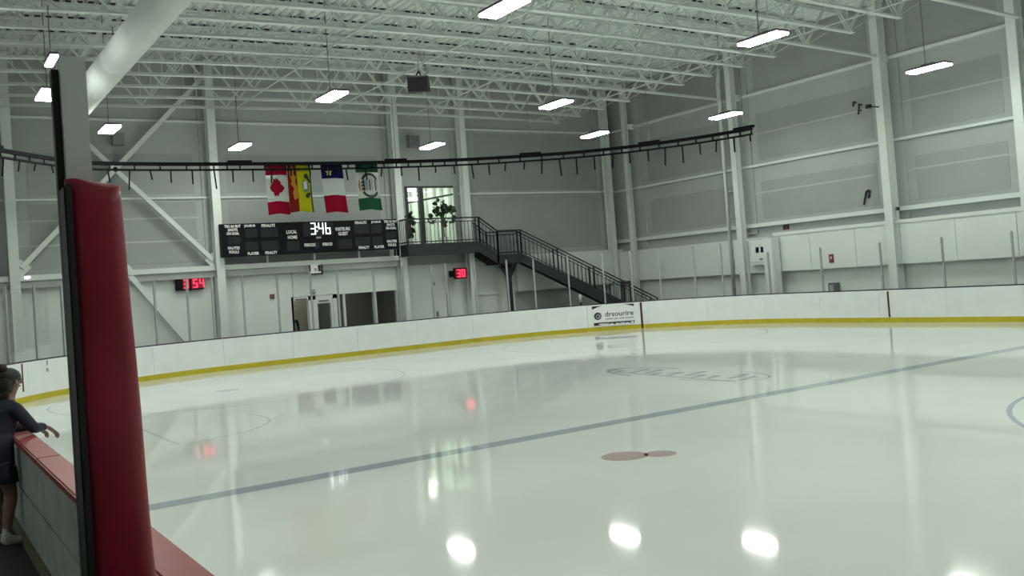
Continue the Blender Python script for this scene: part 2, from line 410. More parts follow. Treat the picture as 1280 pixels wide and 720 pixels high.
# ------------------------------------------------------------------ columns
def hcol(x0, x1, y0, y1, z1, axis):
    bm = nb(); t = .035
    if axis == 'x':   # flanges face -X/+X
        box(bm, (x0, y0, -.02), (x0+t, y1, z1)); box(bm, (x1-t, y0, -.02), (x1, y1, z1)); ym = (y0+y1)/2; box(bm, (x0+t, ym-.02, -.02), (x1-t, ym+.02, z1))
    else:
        box(bm, (x0, y0, -.02), (x1, y0+t, z1)); box(bm, (x0, y1-t, -.02), (x1, y1, z1)); xm = (x0+x1)/2; box(bm, (xm-.02, y0+t, -.02), (xm+.02, y1-t, z1))
    return bm
def far_column(px, py, lab, wid=.30, dp=.40):
    c = onX(px, py, P-.65)
    t = thing('steel_column', lab, 'column', (P-.48, c.y, -.02), group='steel columns')
    wobj('shaft', hcol(P-.65, P-.65+dp, c.y-wid/2, c.y+wid/2, zd(P)-.1, 'x'), 'steel_white', t)
    wobj('stub', BX((P-.65+dp, c.y-.08, 8.8), (P, c.y+.08, 9.05)), 'steel_white', t)
    wobj('cap_plate', BX((P-.68, c.y-wid/2-.03, zd(P)-.1), (P-.22, c.y+wid/2+.03, zd(P)-.07)), 'steel_white', t)
    wobj('base_plate', BX((P-.68, c.y-.24, -.02), (P-.22, c.y+.24, .02)), 'steel_white', t)
    wobj('backing_strip', BX((P-.06, c.y-.42, 3.4), (P-.0, c.y+.42, zd(P)-.1)), 'wall_facing', t)
    return c
far_column(784, 230, 'white steel column on the far wall nearest the corner', .24, .18)
far_column(919, 230, 'white steel column beside the downpipe and electrical cabinet', .26, .28)
far_column(1103, 180, 'white steel column on the far wall above the dark red board mark')
far_column(1263.5, 40, 'white steel column at the right edge of the view')
def end_column(px, py, lab, wid=.30, zb=-.02):
    c = onY(px, py, A-.65)
    t = thing('steel_column', lab, 'column', (c.x, A-.48, -.02), group='steel columns')
    wobj('shaft', hcol(c.x-wid/2, c.x+wid/2, A-.62, A-.22, zd(c.x)-.1, 'y'), 'steel_white', t)
    wobj('cap_plate', BX((c.x-wid/2-.03, A-.65, zd(c.x)-.1), (c.x+wid/2+.03, A-.2, zd(c.x)-.07)), 'steel_white', t)
    wobj('base_plate', BX((c.x-.24, A-.65, -.02), (c.x+.24, A-.2, .02)), 'steel_white', t)
    wobj('backing_strip', BX((c.x-.34, A-.05, 3.6), (c.x+.12, A, zd(c.x)-.1)), 'wall_facing', t)
    return c.x
cx0 = end_column(13, 250, 'white steel column at the left edge beyond the person')
cx1 = end_column(269.5, 230, 'white steel column at the left end of the scoreboard')
cx2 = end_column(496.5, 200, 'white steel column between scoreboard and lit upper window')
cx3 = end_column(583, 220, 'white steel column at the right side of the lit upper window', .26)
cx4 = end_column(764, 235, 'white steel column in the corner behind the stairs', .24)
# downpipe beside the second column
p0 = onX(907, 230, P-.5)
t = thing('downpipe', 'white vertical drain pipe beside a far wall column', 'pipe', (P-.5, p0.y, 0))
wobj('pipe', tube(nb(), [(P-.5, p0.y, -.02), (P-.5, p0.y, 9.6), (P-.3, p0.y, 10.6)], .085, 12), 'steel_white', t, True)
for z in (2.2, 5.2, 8.2): wobj('bracket', BX((P-.42, p0.y-.12, z), (P, p0.y+.12, z+.06)), 'steel_white', t)
# cross bracing in the left bay
def brace(p, q, lab, m='steel_white', wd=.16):
    a, b = onY(*p, A-.30), onY(*q, A-.30)
    t = thing('cross_brace', lab, 'brace', ((a.x+b.x)/2, A-.3, min(a.z, b.z)), group='cross braces')
    wobj('tube', bar(nb(), a, b, wd, wd, Vector((0, 1, 0))), m, t)
    d = (b-a).normalized()
    for e, s in ((a, 1), (b, -1)):
        wobj('gusset', bar(nb(), e-d*s*.25, e+d*s*.2, .03, .42, Vector((0, 1, 0)).cross(d)), m, t)
brace((98, 170), (266, 325), 'white steel cross brace falling toward the scoreboard')
brace((252, 98), (27, 335), 'white steel cross brace rising toward the roof lamps')
brace((160, 342), (240, 434), 'pale diagonal bar low on the wall right of the red pad', 'liner', .18)  # pale diagonal bar set below the beam

# ------------------------------------------------------------------ round duct
dxx, dzz, dr = 4.68, 8.2, .365
t = thing('round_duct', 'large round white air duct overhead at upper left', 'duct', (dxx, 16, dzz-dr))
def cyl_y(y0, y1, r, n=40):
    bm = nb(); ra = []; rb = []
    for i in range(n):
        a = 2*math.pi*i/n; ra.append(bm.verts.new((dxx+r*math.cos(a), y0, dzz+r*math.sin(a)))); rb.append(bm.verts.new((dxx+r*math.cos(a), y1, dzz+r*math.sin(a))))
    for i in range(n): bm.faces.new((ra[i], rb[i], rb[(i+1) % n], ra[(i+1) % n]))
    bm.faces.new(ra); bm.faces.new(rb[::-1]); bmesh.ops.recalc_face_normals(bm, faces=bm.faces); return bm
ydm = onX(146, 80, dxx).y
for a, b in ((2, 8), (8, ydm), (ydm, 31)): wobj('duct_section', cyl_y(a+.004, b-.004, dr), 'duct', t, True)
for y in (8, ydm): wobj('joint_band', cyl_y(y-.018, y+.018, dr+.008), 'duct', t, True)
for y in (6, 12, 18, 24, 30): wobj('hanger_strap', bar(nb(), (dxx, y, dzz+dr), (dxx, y, zc(dxx)+.02), .03, .01), 'rod', t)

# ------------------------------------------------------------------ lamps
def lamp(x, y, z, lab, grp, ln=1.24, wd=.44, top=None):
    t = thing('pendant_lamp', lab, 'lamp', (x, y, z), group=grp)
    bm = BX((-wd/2, -ln/2, .008), (wd/2, ln/2, .07)); bevel(bm, .012, 1)
    obj('housing', bm, 'lamp_body', t)
    obj('lens', BX((-wd/2+.012, -ln/2+.012, -.045), (wd/2-.015, ln/2-.015, .007)), 'lamp_lens', t)
    obj('driver_box', BX((-.07, -.22, .07), (.07, .22, .13)), 'lamp_body', t)
    tz = (top or zc(x)) - z
    obj('rod', tube(nb(), [(0, .1, .13), (0, .1, tz)], .012, 6), 'rod', t)
LZ = 7.55
for (px, lab) in (((630, 9), 'bright hanging lamp at the top edge above the black loudspeaker'),
    ((953, 48), 'bright hanging lamp high right among the joist ends'),
    ((1161, 85), 'bright hanging lamp at far right against the grey wall'),
    ((907, 144), 'bright hanging lamp in front of the column by the track end'),
    ((695, 130), 'bright hanging lamp just above the corner column lamp'),
    ((743, 168), 'bright hanging lamp in front of the corner column'),
    ((540, 182), 'bright hanging lamp above the lit upper window'),
    ((415, 120), 'bright hanging lamp left of the black loudspeaker'),
    ((300, 183), 'bright hanging lamp above the scoreboard left end'),
    ((137, 161), 'bright hanging lamp over the cross bracing right of the grey post'),
    ((60, 118), 'bright hanging lamp just left of the grey post')):
    p = onZ(*px, LZ); lamp(p.x, p.y, LZ, lab, 'hanging lamps over the ice', top=zd(p.x))
p = onZ(64.5, 75, LZ+.2); lamp(p.x, p.y, LZ+.2, 'narrow hanging lamp at the top of the black post edge', 'hanging lamps over the ice', .95, .17)
for yy in (7.3, -.7, -8.7):
    for xx in (10.1, 17.4, 25.3):
        lamp(xx, yy, LZ, 'hanging lamp over the near half of the ice, out of view', 'lamps over the unseen half of the rink')

for yy in (15.3, 7.3): lamp(2.4, yy, LZ, 'hanging lamp over the near half of the ice, out of view', 'lamps over the unseen half of the rink')

# ------------------------------------------------------------------ dasher boards
BH = 1.055
def arc_walk(path, nrm, step):
    out = [(path[0], nrm[0], 0.)]; s = 0
    for i in range(1, len(path)):
        a, b = Vector(path[i-1]), Vector(path[i]); L = (b-a).length; k = max(1, int(L/step))
        for j in range(1, k+1):
            f = j/k; s2 = s+L*f; q = a.lerp(b, f); nn = Vector(nrm[i-1]).lerp(Vector(nrm[i]), f).normalized()
            out.append(((q.x, q.y), (nn.x, nn.y), s2))
        s += L
    return out
fp, fn_ = rink_path(RX0, RX1, -40, RY1, RR, 24)
# the far run: straight side from y=3, far corner, end, near corner
pts = [(RX1, 3.0)]; nr = [(1, 0)]
for i in range(25):
    a = math.radians(90*i/24); pts.append((RX1-RR+RR*math.cos(a), RY1-RR+RR*math.sin(a))); nr.append((math.cos(a), math.sin(a)))
for i in range(25):
    a = math.radians(90+90*i/24); pts.append((RX0+RR+RR*math.cos(a), RY1-RR+RR*math.sin(a))); nr.append((math.cos(a), math.sin(a)))
W = arc_walk(pts, nr, .2); TOT = W[-1][2]
def seg(s0, s1):
    def at(s):
        for i in range(1, len(W)):
            if W[i][2] >= s-1e-9:
                f = (s-W[i-1][2])/max(1e-9, W[i][2]-W[i-1][2]); p = Vector(W[i-1][0]).lerp(Vector(W[i][0]), f); q = Vector(W[i-1][1]).lerp(Vector(W[i][1]), f).normalized(); return (p.x, p.y), (q.x, q.y)
        return W[-1][0], W[-1][1]
    L = [at(s0)] + [(x[0], x[1]) for x in W if s0+.01 < x[2] < s1-.01] + [at(s1)]
    return [a for a, _ in L], [b for _, b in L]
def s_of_px(px, py):
    """arc length of the board run where the pixel's sight line meets the board face"""
    d = ray(px, py); best = (9e9, 0)
    for (x, y), nn, s in W:
        e = abs(math.atan2(x, y)-math.atan2(d.x, d.y))
        if e < best[0]: best = (e, s)
    return best[1]
db = thing('dasher_boards', 'white dasher boards with yellow kick strip and glass around the far end', 'boards', (RX1, 20, -.02))
# mullions (pixel columns read at the board top)
mull_px = [(1266, 355), (1182, 359), (1102, 363), (1030, 366), (963, 369), (940, 371), (906, 374), (868, 376), (830, 379), (796, 382), (753, 384), (714, 387), (674, 390), (637, 392), (598, 396), (562, 399), (542, 401), (507, 404), (469.5, 407), (430, 411), (391, 415), (350, 419), (308.5, 422), (267, 426), (240, 428), (197.5, 433), (158, 437), (118, 441), (81, 447), (48, 451)]
ms = sorted([s_of_px(*p) for p in mull_px])
pre = [ms[0]-2.4*k for k in range(4, 0, -1)]; ms_all = [s for s in pre if s > .1] + ms
ms_all.append(ms_all[-1]+1.3)
s_split = s_of_px(963, 369)
# board panels
bs = [0.0]
while bs[-1] < TOT-2.6: bs.append(bs[-1]+2.4)
bs.append(TOT)
for a, b in zip(bs, bs[1:]):
    pth, nn = seg(a+.004, b-.004)
    pn = wobj('board_panel', sweep(nb(), pth, nn, ((0, .16), (.10, .16), (.10, BH-.02), (0, BH-.02))), 'board_white', db)
    k = obj('kick_plate', sweep(nb(), pth, nn, ((-.012, -.0), (.10, -.0), (.10, .16), (-.012, .16))), 'kick_yellow', pn)
pth, nn = seg(0, TOT)
wobj('top_rail', sweep(nb(), pth, nn, ((0, BH-.02), (.12, BH-.02), (.12, BH), (0, BH))), 'board_white', db)
wobj('glass_channel', sweep(nb(), pth, nn, ((.03, BH), (.10, BH), (.10, BH+.035), (.03, BH+.035))), 'black_rail', db)
def gh(s): return 1.55 if s <= s_split+.02 else 2.03
for s in ms_all:
    (x, y), (nx, ny) = (v[0] for v in seg(s, s+.05))
    h = gh(s); b_ = nb(); a = math.atan2(ny, nx)
    box(b_, (-.03, -.028, 0), (.03, .028, h-.03)); box(b_, (-.012, -.016, h-.03), (.012, .016, h))
    bmesh.ops.transform(b_, matrix=Matrix.Translation((x+nx*.065, y+ny*.065, BH+.035)) @ Matrix.Rotation(a, 4, 'Z'), verts=b_.verts)
    wobj('mullion', b_, 'alu', db)
for a, b in zip(ms_all, ms_all[1:]):
    if b-a < .12: continue
    pth, nn = seg(a+.03, b-.03); h = gh(min(a, b)) if b <= s_split+.02 else 2.03
    wobj('glass_pane', sweep(nb(), pth, nn, ((.06, BH+.035), (.072, BH+.035), (.072, BH+h-.06), (.06, BH+h-.06))), 'glass', db)
def board_mark(px, py, wd, m, z0, z1, name='board_mark', lab=None):
    s = s_of_px(px, py); pth, nn = seg(s-wd/2, s+wd/2)
    o = wobj(name, sweep(nb(), pth, nn, ((-.016, z0), (0, z0), (0, z1), (-.016, z1))), m, db)
    if lab: o['label'] = lab
board_mark(800.5, 400, .08, 'mark_red', 0.0, BH-.02, lab='dark red goal line stripe on the boards')
board_mark(1114, 382, .055, 'mark_red', .17, BH-.04, lab='dark red stripe on the boards below a column')
board_mark(55.5, 460, .03, 'sign_grey', BH-.16, BH-.02, 'puck_mark')
board_mark(59.5, 466, .06, 'sign_grey', BH-.34, BH-.24, 'puck_mark')
board_mark(24, 458, .04, 'mark_red', .3, BH-.02)

# advertising sign on the boards
sa, sb = s_of_px(740, 390), s_of_px(789, 388)
s0, s1 = min(sa, sb), max(sa, sb)
sg = thing('board_sign', 'white advertising sign with black lettering reading drsourire on the boards', 'sign', (0, 0, 0))
pth, nn = seg(s0, s1)
p_a, p_b = Vector((*pth[0], 0)), Vector((*pth[-1], 0))      # increasing s runs right to left in the picture
nmid = Vector((*nn[len(nn)//2], 0)); mid = Vector((*pth[len(pth)//2], 0))
ux = (p_a-p_b).normalized(); SW = (p_a-p_b).length
sg.location = (p_a+p_b)/2
off = (mid-(p_a+p_b)/2).dot(nmid)
sgo = (p_a+p_b)/2; ny_ = Vector((ux.y, -ux.x, 0))           # horizontal normal of the chord plane
if ny_.dot(nmid) > 0: ny_ = -ny_                            # towards the ice
def S_(u, z, d=0.): return sgo + ux*(u*SW) + ny_*(.03+d) + Vector((0, 0, z))
def splate(name, pts, m, d0, d1): wobj(name, prism(nb(), pts, lambda u, z, d: S_(u, z, d), d0, d1), m, sg)
SB, ST = .19, BH-.03
splate('panel', [(-.5, SB), (.5, SB), (.5, ST), (-.5, ST)], 'sign_white', -.028, .004)
splate('corner_print', [(-.5, ST-.02), (-.5, ST-.15)] + [(-.5+.3*i/6, ST-.15+.13*math.sin(i/6*math.pi/2)) for i in range(1, 7)], 'sign_black', .004, .006)
splate('corner_print', [(.5, ST-.02), (.2, ST-.02)] + [(.2+.3*i/6, ST-.02-.10*(1-math.cos(i/6*math.pi/2))) for i in range(1, 7)], 'sign_black', .004, .006)
splate('bottom_print', [(-.48, SB+.03), (-.10, SB+.05), (-.09, SB+.09), (-.02, SB+.09), (0, SB+.05), (.49, SB+.06), (.49, SB+.15), (-.48, SB+.15)], 'sign_black', .004, .006)
for u0, u1, z0, z1 in ((-.36, -.12, .06, .10), (-.30, -.14, .03, .05), (.04, .12, .05, .09), (.14, .26, .06, .10), (.28, .36, .05, .09), (.40, .47, .07, .12)):
    splate('small_print', [(u0, SB+z0), (u1, SB+z0), (u1, SB+z1), (u0, SB+z1)], 'sign_white', .006, .008)
lx, lz = -.375, .60
splate('logo_disc', [(lx+.09*math.cos(a*math.pi/12), lz+.15*math.sin(a*math.pi/12)) for a in range(24)], 'sign_black', .004, .006)
splate('logo_ring', [(lx+.055*math.cos(a*math.pi/12)+.01, lz-.01+.09*math.sin(a*math.pi/12)) for a in range(24)], 'sign_grey', .006, .008)
splate('logo_core', [(lx+.03*math.cos(a*math.pi/12), lz-.01+.05*math.sin(a*math.pi/12)) for a in range(24)], 'sign_black', .008, .010)
lettering('name_print', 'drsourire', 'sign_black', sg, S_(.14, .66, .006), ux, (0, 0, 1), SW*.68, .20)
for u0, u1 in ((-.20, -.02), (.0, .10), (.13, .26), (.28, .48)):
    splate('tagline_print', [(u0, .445), (u1, .445), (u1, .49), (u0, .49)], 'sign_grey', .004, .006)

# ------------------------------------------------------------------ near boards (players' bench side)
nbz = thing('bench_boards', 'near dasher boards with dull red cap rail by the players bench', 'boards', (RX0, 10, 0))
NX0 = RX0-.17
seams = [-6, -3.6, -1.2, 1.2, 3.6, 6.0, 8.95, 11.4, 13.8, 16.2, 18.6, 21.0, RY1-RR]
for a, b in zip(seams, seams[1:]):
    pn = wobj('board_panel', BX((RX0-.03, a+.004, .16), (RX0, b-.004, BH-.05)), 'board_white', nbz)
    obj('kick_plate', BX((RX0-.03, a+.004, 0), (RX0+.012, b-.004, .16)), 'kick_yellow', pn)
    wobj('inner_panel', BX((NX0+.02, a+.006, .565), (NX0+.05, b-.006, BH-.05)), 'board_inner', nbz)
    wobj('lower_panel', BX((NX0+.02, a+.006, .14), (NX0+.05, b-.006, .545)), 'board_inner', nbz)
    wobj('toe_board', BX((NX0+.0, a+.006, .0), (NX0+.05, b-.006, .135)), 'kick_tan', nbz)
    cp = BX((NX0-.02, a+.002, BH-.05), (RX0+.01, b-.002, BH+.015)); bevel(cp, .012, 2)
    wobj('cap_rail', cp, 'cap_red', nbz)
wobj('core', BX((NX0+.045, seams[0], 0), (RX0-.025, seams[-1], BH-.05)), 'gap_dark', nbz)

# ------------------------------------------------------------------ padded post and bench partition glass
PY = 4.2; KP = PY/5.1
def kz(z): return CAM_H+(z-CAM_H)*KP
def KB(a, b): return BX((a[0]*KP, a[1], kz(a[2]) if a[2] > .5 else a[2]), (b[0]*KP, b[1], kz(b[2]) if b[2] > .5 else b[2]))
ptp = thing('partition_post', 'grey square post with black edge seal beside the red pad', 'post', (.80*KP, PY, 0))
wobj('shaft', KB((.735, PY-.02, 0), (.852, PY+.11, 3.53)), 'post_grey', ptp)
wobj('edge_seal', KB((.700, PY+.02, 0), (.732, PY+.07, 3.47)), 'seal_shade_black', ptp)
wobj('base_plate', KB((.68, PY-.06, 0), (.92, PY+.16, .015)), 'post_grey', ptp)
gl = thing('partition_glass', 'clear glass panel left of the padded post', 'glass', (-.4, PY, 0))
wobj('glass_pane', KB((-2.4, PY+.04, .1), (.700, PY+.052, 3.46)), 'glass', gl)
wobj('bottom_channel', KB((-2.4, PY+.0, 0), (.700, PY+.09, .1)), 'post_grey', gl)
pd = thing('post_pad', 'tall dark red vinyl pad wrapped around the near post', 'pad', (.90*KP, PY-.1, .25))
bm = nb(); nzs = 40; prof = []
x0, x1, y0, y1, r = .752*KP-.036, 1.035*KP-.052, PY-.15, PY-.02, .06
for cx, cy, a0 in ((x1-r, y0+r, -90), (x1-r*.6, y1-.01, 0), (x0+r*.6, y1-.01, 90), (x0+r, y0+r, 180)):
    for i in range(5):
        a = math.radians(a0+90*i/4); rr = r if cy < PY-.06 else r*.4
        prof.append((cx+rr*math.cos(a), cy+rr*math.sin(a)))
rings = []
for k in range(nzs+1):
    z = .25+(kz(2.88)-.25)*k/nzs; ring_ = []
    for (x, y) in prof:
        wv = .006*math.sin(z*3.1+x*9)+.004*math.sin(z*7.7+1+x*14)
        zz = z+(0.02*math.sin((x-x0)*22+1.2)*(k/nzs)**8)
        ring_.append(bm.verts.new((x+wv*.5+(x-x0)/(x1-x0)*(.070*(1-k/nzs)-.010), y+wv, zz)))
    rings.append(ring_)
for a, b in zip(rings, rings[1:]):
    for i in range(len(prof)): bm.faces.new((a[i], a[(i+1) % len(prof)], b[(i+1) % len(prof)], b[i]))
bm.faces.new(rings[0][::-1]); bm.faces.new(rings[-1])
wobj('vinyl_cover', bm, 'pad_red', pd, True)
wobj('side_shade', KB((.695, PY-.145, .27), (.709, PY-.02, 2.86)), 'seal_shade_black', pd)  # black strip standing in for the pad's shaded left side
wobj('edge_shade', KB((.702, PY-.156, .26), (.728, PY-.13, 2.875)), 'seal_shade_black', pd)  # black band paints shade onto the pad's rounded left edge

# ------------------------------------------------------------------ curved netting track
TZ = 6.8
tp = [onZ(*p, TZ) for p in ((-60, 181), (0, 191), (55, 200), (110, 206.5), (200, 208), (300, 207.7), (390, 207), (480, 205.5), (570, 202.5), (650, 198), (730, 192), (800, 184.5), (870, 175), (925, 166), (940, 163))]
def catmull(P_, k=6):
    out = []
    for i in range(len(P_)-1):
        a, b, c, d = P_[max(i-1, 0)], P_[i], P_[i+1], P_[min(i+2, len(P_)-1)]
        for j in range(k):
            t = j/k; out.append(.5*((2*b)+(-a+c)*t+(2*a-5*b+4*c-d)*t*t+(-a+3*b-3*c+d)*t**3))
    return out+[P_[-1]]
tc_ = catmull(tp, 6)
tr = thing('netting_track', 'long curved black netting track hung across the end of the rink', 'track', tc_[40])
def trail(z0, z1, wd):
    nn = []; pp = []
    for i, p in enumerate(tc_):
        d = (tc_[min(i+1, len(tc_)-1)]-tc_[max(i-1, 0)]).normalized(); nn.append((d.y, -d.x)); pp.append((p.x, p.y))
    return sweep(nb(), pp, nn, ((-wd/2, TZ+z0), (wd/2, TZ+z0), (wd/2, TZ+z1), (-wd/2, TZ+z1)))
wobj('upper_rail', trail(.02, .13, .10), 'track_black', tr)
wobj('lower_rail', trail(-.15, -.09, .06), 'track_black', tr)
acc = 0; last = tc_[0]; nh = 0; rnd = random.Random(3)
for p in tc_[1:]:
    L = (p-last).length; acc += L; last = p
    if acc > .42:
        acc = 0; nh += 1
        wobj('strut', BX((p.x-.02, p.y-.02, TZ-.10), (p.x+.02, p.y+.02, TZ+.03)), 'track_black', tr)
# evenly spaced droppers
acc = 0; nxt = .5; tot = 0
dense = catmull(tp, 30)
for a, b in zip(dense, dense[1:]):
    tot += (b-a).length
    if tot > nxt:
        nxt += .66; ln = rnd.choice((.22, .45, .50, .30, .62, .40)); dx = rnd.choice((0, 0, 0, .05, -.05))
        wobj('hook', bar(nb(), (b.x, b.y, TZ-.12), (b.x+dx, b.y, TZ-.14-ln), .04, .04), 'track_black', tr)
for f in (.06, .2, .36, .52, .66, .8, .95):
    p = tc_[int(f*(len(tc_)-1))]
    d = (tc_[min(int(f*(len(tc_)-1))+1, len(tc_)-1)]-p); d = d.normalized() if d.length > 0 else Vector((1, 0, 0))
    wobj('splice_plate', bar(nb(), p+Vector((0, 0, .15))-d*.4, p+Vector((0, 0, .15))+d*.4, .12, .09), 'track_black', tr)
    wobj('hanger_wire', tube(nb(), [(p.x, p.y, TZ+.19), (p.x, p.y, zc(p.x))], .012, 6), 'rod', tr)

# ------------------------------------------------------------------ flags on the track
def track_at(px):
    best = min(dense, key=lambda q: abs(math.atan2(q.x, q.y)-math.atan2(ray(px, 207).x, ray(px, 207).y))); i = dense.index(best)
    d = (dense[min(i+3, len(dense)-1)]-dense[max(i-3, 0)]).normalized()
    return best, d
def flag(name, lab, pxl, pxr, ytop, ybot, bands, extra=None, skew=.0, wave=.04):
    pm, d = track_at((pxl+pxr)/2)
    ux = d if d.x > 0 else -d
    nrm = Vector((ux.y, -ux.x, 0))
    if nrm.y > 0: nrm = -nrm
    Yp = pm.y+.13
    a = onY(pxl, ytop, Yp); b = onY(pxr, ytop, Yp); c = onY((pxl+pxr)/2, ybot, Yp)
    Wd = b.x-a.x; top_ = (a.z+b.z)/2; Ht = top_-c.z; o = Vector(((a.x+b.x)/2, Yp, 0))
    t = thing(name, lab, 'flag', (o.x, Yp, c.z), group='flags hung on the netting track')
    def Pt(u, v, d=0.):   # u -.5...5, v 0 top ..1 bottom
        dd = wave*math.sin(u*5.5+v*3)*(.3+v)+d
        return Vector((o.x+u*Wd*(1+.06*v*v)+skew*v, o.y-dd, top_-v*Ht+.02*math.cos(u*6)*v))
    def cloth(nm, u0, u1, v0, v1, m, d=0., n_=10):
        bm = nb(); g = [[bm.verts.new(Pt(u0+(u1-u0)*i/n_, v0+(v1-v0)*j/6, d)) for i in range(n_+1)] for j in range(7)]
        g2 = [[bm.verts.new(Pt(u0+(u1-u0)*i/n_, v0+(v1-v0)*j/6, d-.008)) for i in range(n_+1)] for j in range(7)]
        for j in range(6):
            for i in range(n_):
                bm.faces.new((g[j][i], g[j][i+1], g[j+1][i+1], g[j+1][i])); bm.faces.new((g2[j][i], g2[j+1][i], g2[j+1][i+1], g2[j][i+1]))
        for i in range(n_):
            bm.faces.new((g[0][i], g2[0][i], g2[0][i+1], g[0][i+1])); bm.faces.new((g[6][i], g[6][i+1], g2[6][i+1], g2[6][i]))
        return wobj(nm, bm, m, t, True)
    def patch(nm, pts, m, d=.02):
        bm = nb(); prism(bm, pts, lambda u, v, dd: Pt(u, v, dd), d, d+.006); bmesh.ops.triangulate(bm, faces=bm.faces); return wobj(nm, bm, m, t)
    for nm, u0, u1, v0, v1, m in bands: cloth(nm, u0, u1, v0, v1, m)
    if extra: extra(patch)
    for u in (-.42, .42): wobj('tie', bar(nb(), Pt(u, .01), Vector((Pt(u, 0).x, pm.y, TZ-.10)), .03, .03), 'track_black', t)
def maple(patch):
    # half outline of a leaf in leaf space (x right, y up), stem at the bottom
    h = [(0, 1), (.14, .68), (.34, .80), (.20, .22), (.50, .54), (.56, .40), (.88, .46), (.76, .18), (.94, .08), (.46, -.32), (.52, -.50), (.045, -.42), (.04, -.98)]
    full = h + [(-x, y) for x, y in h[::-1][:-1]]
    # hung sideways: the leaf's top points to the picture's left
    patch('leaf_emblem', [(-.02 - y*.34, .49 - x*.20) for x, y in full], 'flag_red')
flag('flag', 'red and white flag with maple leaf hung sideways', 331, 357.5, 203, 268, [('red_band', -.5, .5, 0, .245, 'flag_red'), ('white_field', -.5, .5, .245, .755, 'flag_white'), ('red_band', -.5, .5, .755, 1, 'flag_red')], maple, .03)
def nb_flag(patch):
    rnd = random.Random(5)
    patch('lion_emblem', [(-.44, .10), (-.30, .06), (-.22, .14), (-.26, .24), (-.16, .30), (-.22, .40), (-.14, .52), (-.22, .60), (-.14, .72), (-.30, .76), (-.34, .62), (-.28, .52), (-.40, .44), (-.32, .34), (-.42, .26)], 'flag_lion')
    patch('ship_hull', [(.10, .36), (.34, .40), (.42, .50), (.36, .58), (.16, .62), (.06, .50)], 'flag_ship')
    patch('ship_sail', [(.12, .40), (.28, .38), (.30, .54), (.12, .55)], 'flag_white', .028)
    patch('wave_print', [(.18, .26), (.30, .22), (.40, .30), (.46, .40), (.40, .42), (.30, .34), (.20, .32)], 'flag_dark'); patch('wave_print', [(.20, .66), (.36, .60), (.46, .62), (.34, .72), (.22, .72)], 'flag_dark')
flag('flag', 'yellow flag with ship and red strip with golden lion', 358.5, 386.5, 203, 265, [('red_band', -.5, -.12, 0, 1, 'flag_orange'), ('yellow_field', -.12, .46, 0, 1, 'flag_yellow'), ('edge_fold', .46, .52, .05, 1, 'flag_dark')], nb_flag, .03, .05)
def star(patch):
    patch('star_emblem', [(-.17+.17*(1 if k % 2 == 0 else .42)*math.sin(k*math.pi/5), .20-.072*(1 if k % 2 == 0 else .42)*math.cos(k*math.pi/5)) for k in range(10)], 'flag_gold')
flag('flag', 'blue white and red flag with gold star', 400, 427, 203, 265.5, [('blue_band', -.5, .5, 0, .32, 'flag_blue'), ('white_band', -.5, .5, .32, .66, 'flag_white'), ('red_band', -.5, .5, .66, 1, 'flag_red')], star, .12)
def wreath(patch):
    rnd = random.Random(2)
    for k in range(13):
        a = math.radians(200+k*140/12); r1 = .36
        for sgn in (1, -1):
            u = .05+r1*math.cos(a)*.95; v = .49+sgn*.19*abs(math.sin(a))+sgn*.05
            if abs(math.cos(a)) < .93: patch('leaf_print', [(u-.055, v), (u, v-.032*1.1), (u+.055, v+.008), (u+.0, v+.035)], 'flag_dark')
    for u, wd, m in ((-.22, .05, 'flag_dark'), (-.10, .11, 'flag_grey'), (.04, .05, 'flag_dark'), (.14, .04, 'flag_grey'), (.30, .05, 'flag_dark'), (.40, .025, 'flag_grey')):
        patch('letter_print', [(u-wd/2, .37), (u+wd/2, .36), (u+wd/2, .59), (u-wd/2, .60)], m)
    for k, v in enumerate((.40, .47, .54)): patch('letter_print', [(-.32, v), (-.18, v-.01), (-.18, v+.03), (-.32, v+.04)], 'flag_dark', .026)
    patch('border_print', [(-.40, .36), (-.37, .36), (-.42, .48), (-.37, .60), (-.40, .61), (-.45, .48)], 'flag_lion')
flag('flag', 'green and white flag with dark leaf wreath and lettering', 443.5, 471, 203, 262.5, [('green_band', -.5, .5, 0, .21, 'flag_green'), ('white_field', -.5, .5, .21, .75, 'flag_white'), ('green_band', -.5, .5, .75, 1, 'flag_green')], wreath, .08)

# ------------------------------------------------------------------ scoreboard
SY = A-.86
q = [onY(274.5, 281, SY), onY(497.5, 273, SY), onY(497.5, 310.5, SY), onY(278.5, 322.5, SY)]
SX0, SX1 = (q[0].x+q[3].x)/2, (q[1].x+q[2].x)/2; SZ1, SZ0 = (q[0].z+q[1].z)/2, (q[2].z+q[3].z)/2
sc = thing('scoreboard', 'long black scoreboard showing 3:46 in white digits on the end wall', 'scoreboard', ((SX0+SX1)/2, SY, SZ0))
wobj('cabinet', BX((SX0, SY, SZ0), (SX1, SY+.22, SZ1)), 'score_black', sc)
SWd, SHt = SX1-SX0, SZ1-SZ0
def sp(u, v): return Vector((SX0+u*SWd, SY, SZ1-v*SHt))      # u 0..1 left to right, v 0..1 top to bottom
def spanel(u0, u1, v0, v1): 
    a, b = sp(u0, v1), sp(u1, v0); wobj('display_panel', BX((a.x, SY-.012, a.z), (b.x, SY, b.z)), 'score_panel', sc)
def stext(s, u, v, wd, ht): lettering('lettering', s, 'print_white', sc, sp(u, v)+Vector((0, -.014, 0)), (1, 0, 0), (0, 0, 1), wd*SWd, ht*SHt, .03)
for u0, u1 in ((.125, .19), (.208, .30), (.735, .825), (.838, .90)):
    spanel(u0, u1, .16, .44); spanel(u0, u1, .56, .84)
spanel(.035, .10, .40, .62); spanel(.925, .985, .42, .64); spanel(.345, .415, .60, .90); spanel(.635, .715, .60, .90); spanel(.50, .525, .66, .86); spanel(.44, .61, .04, .46)
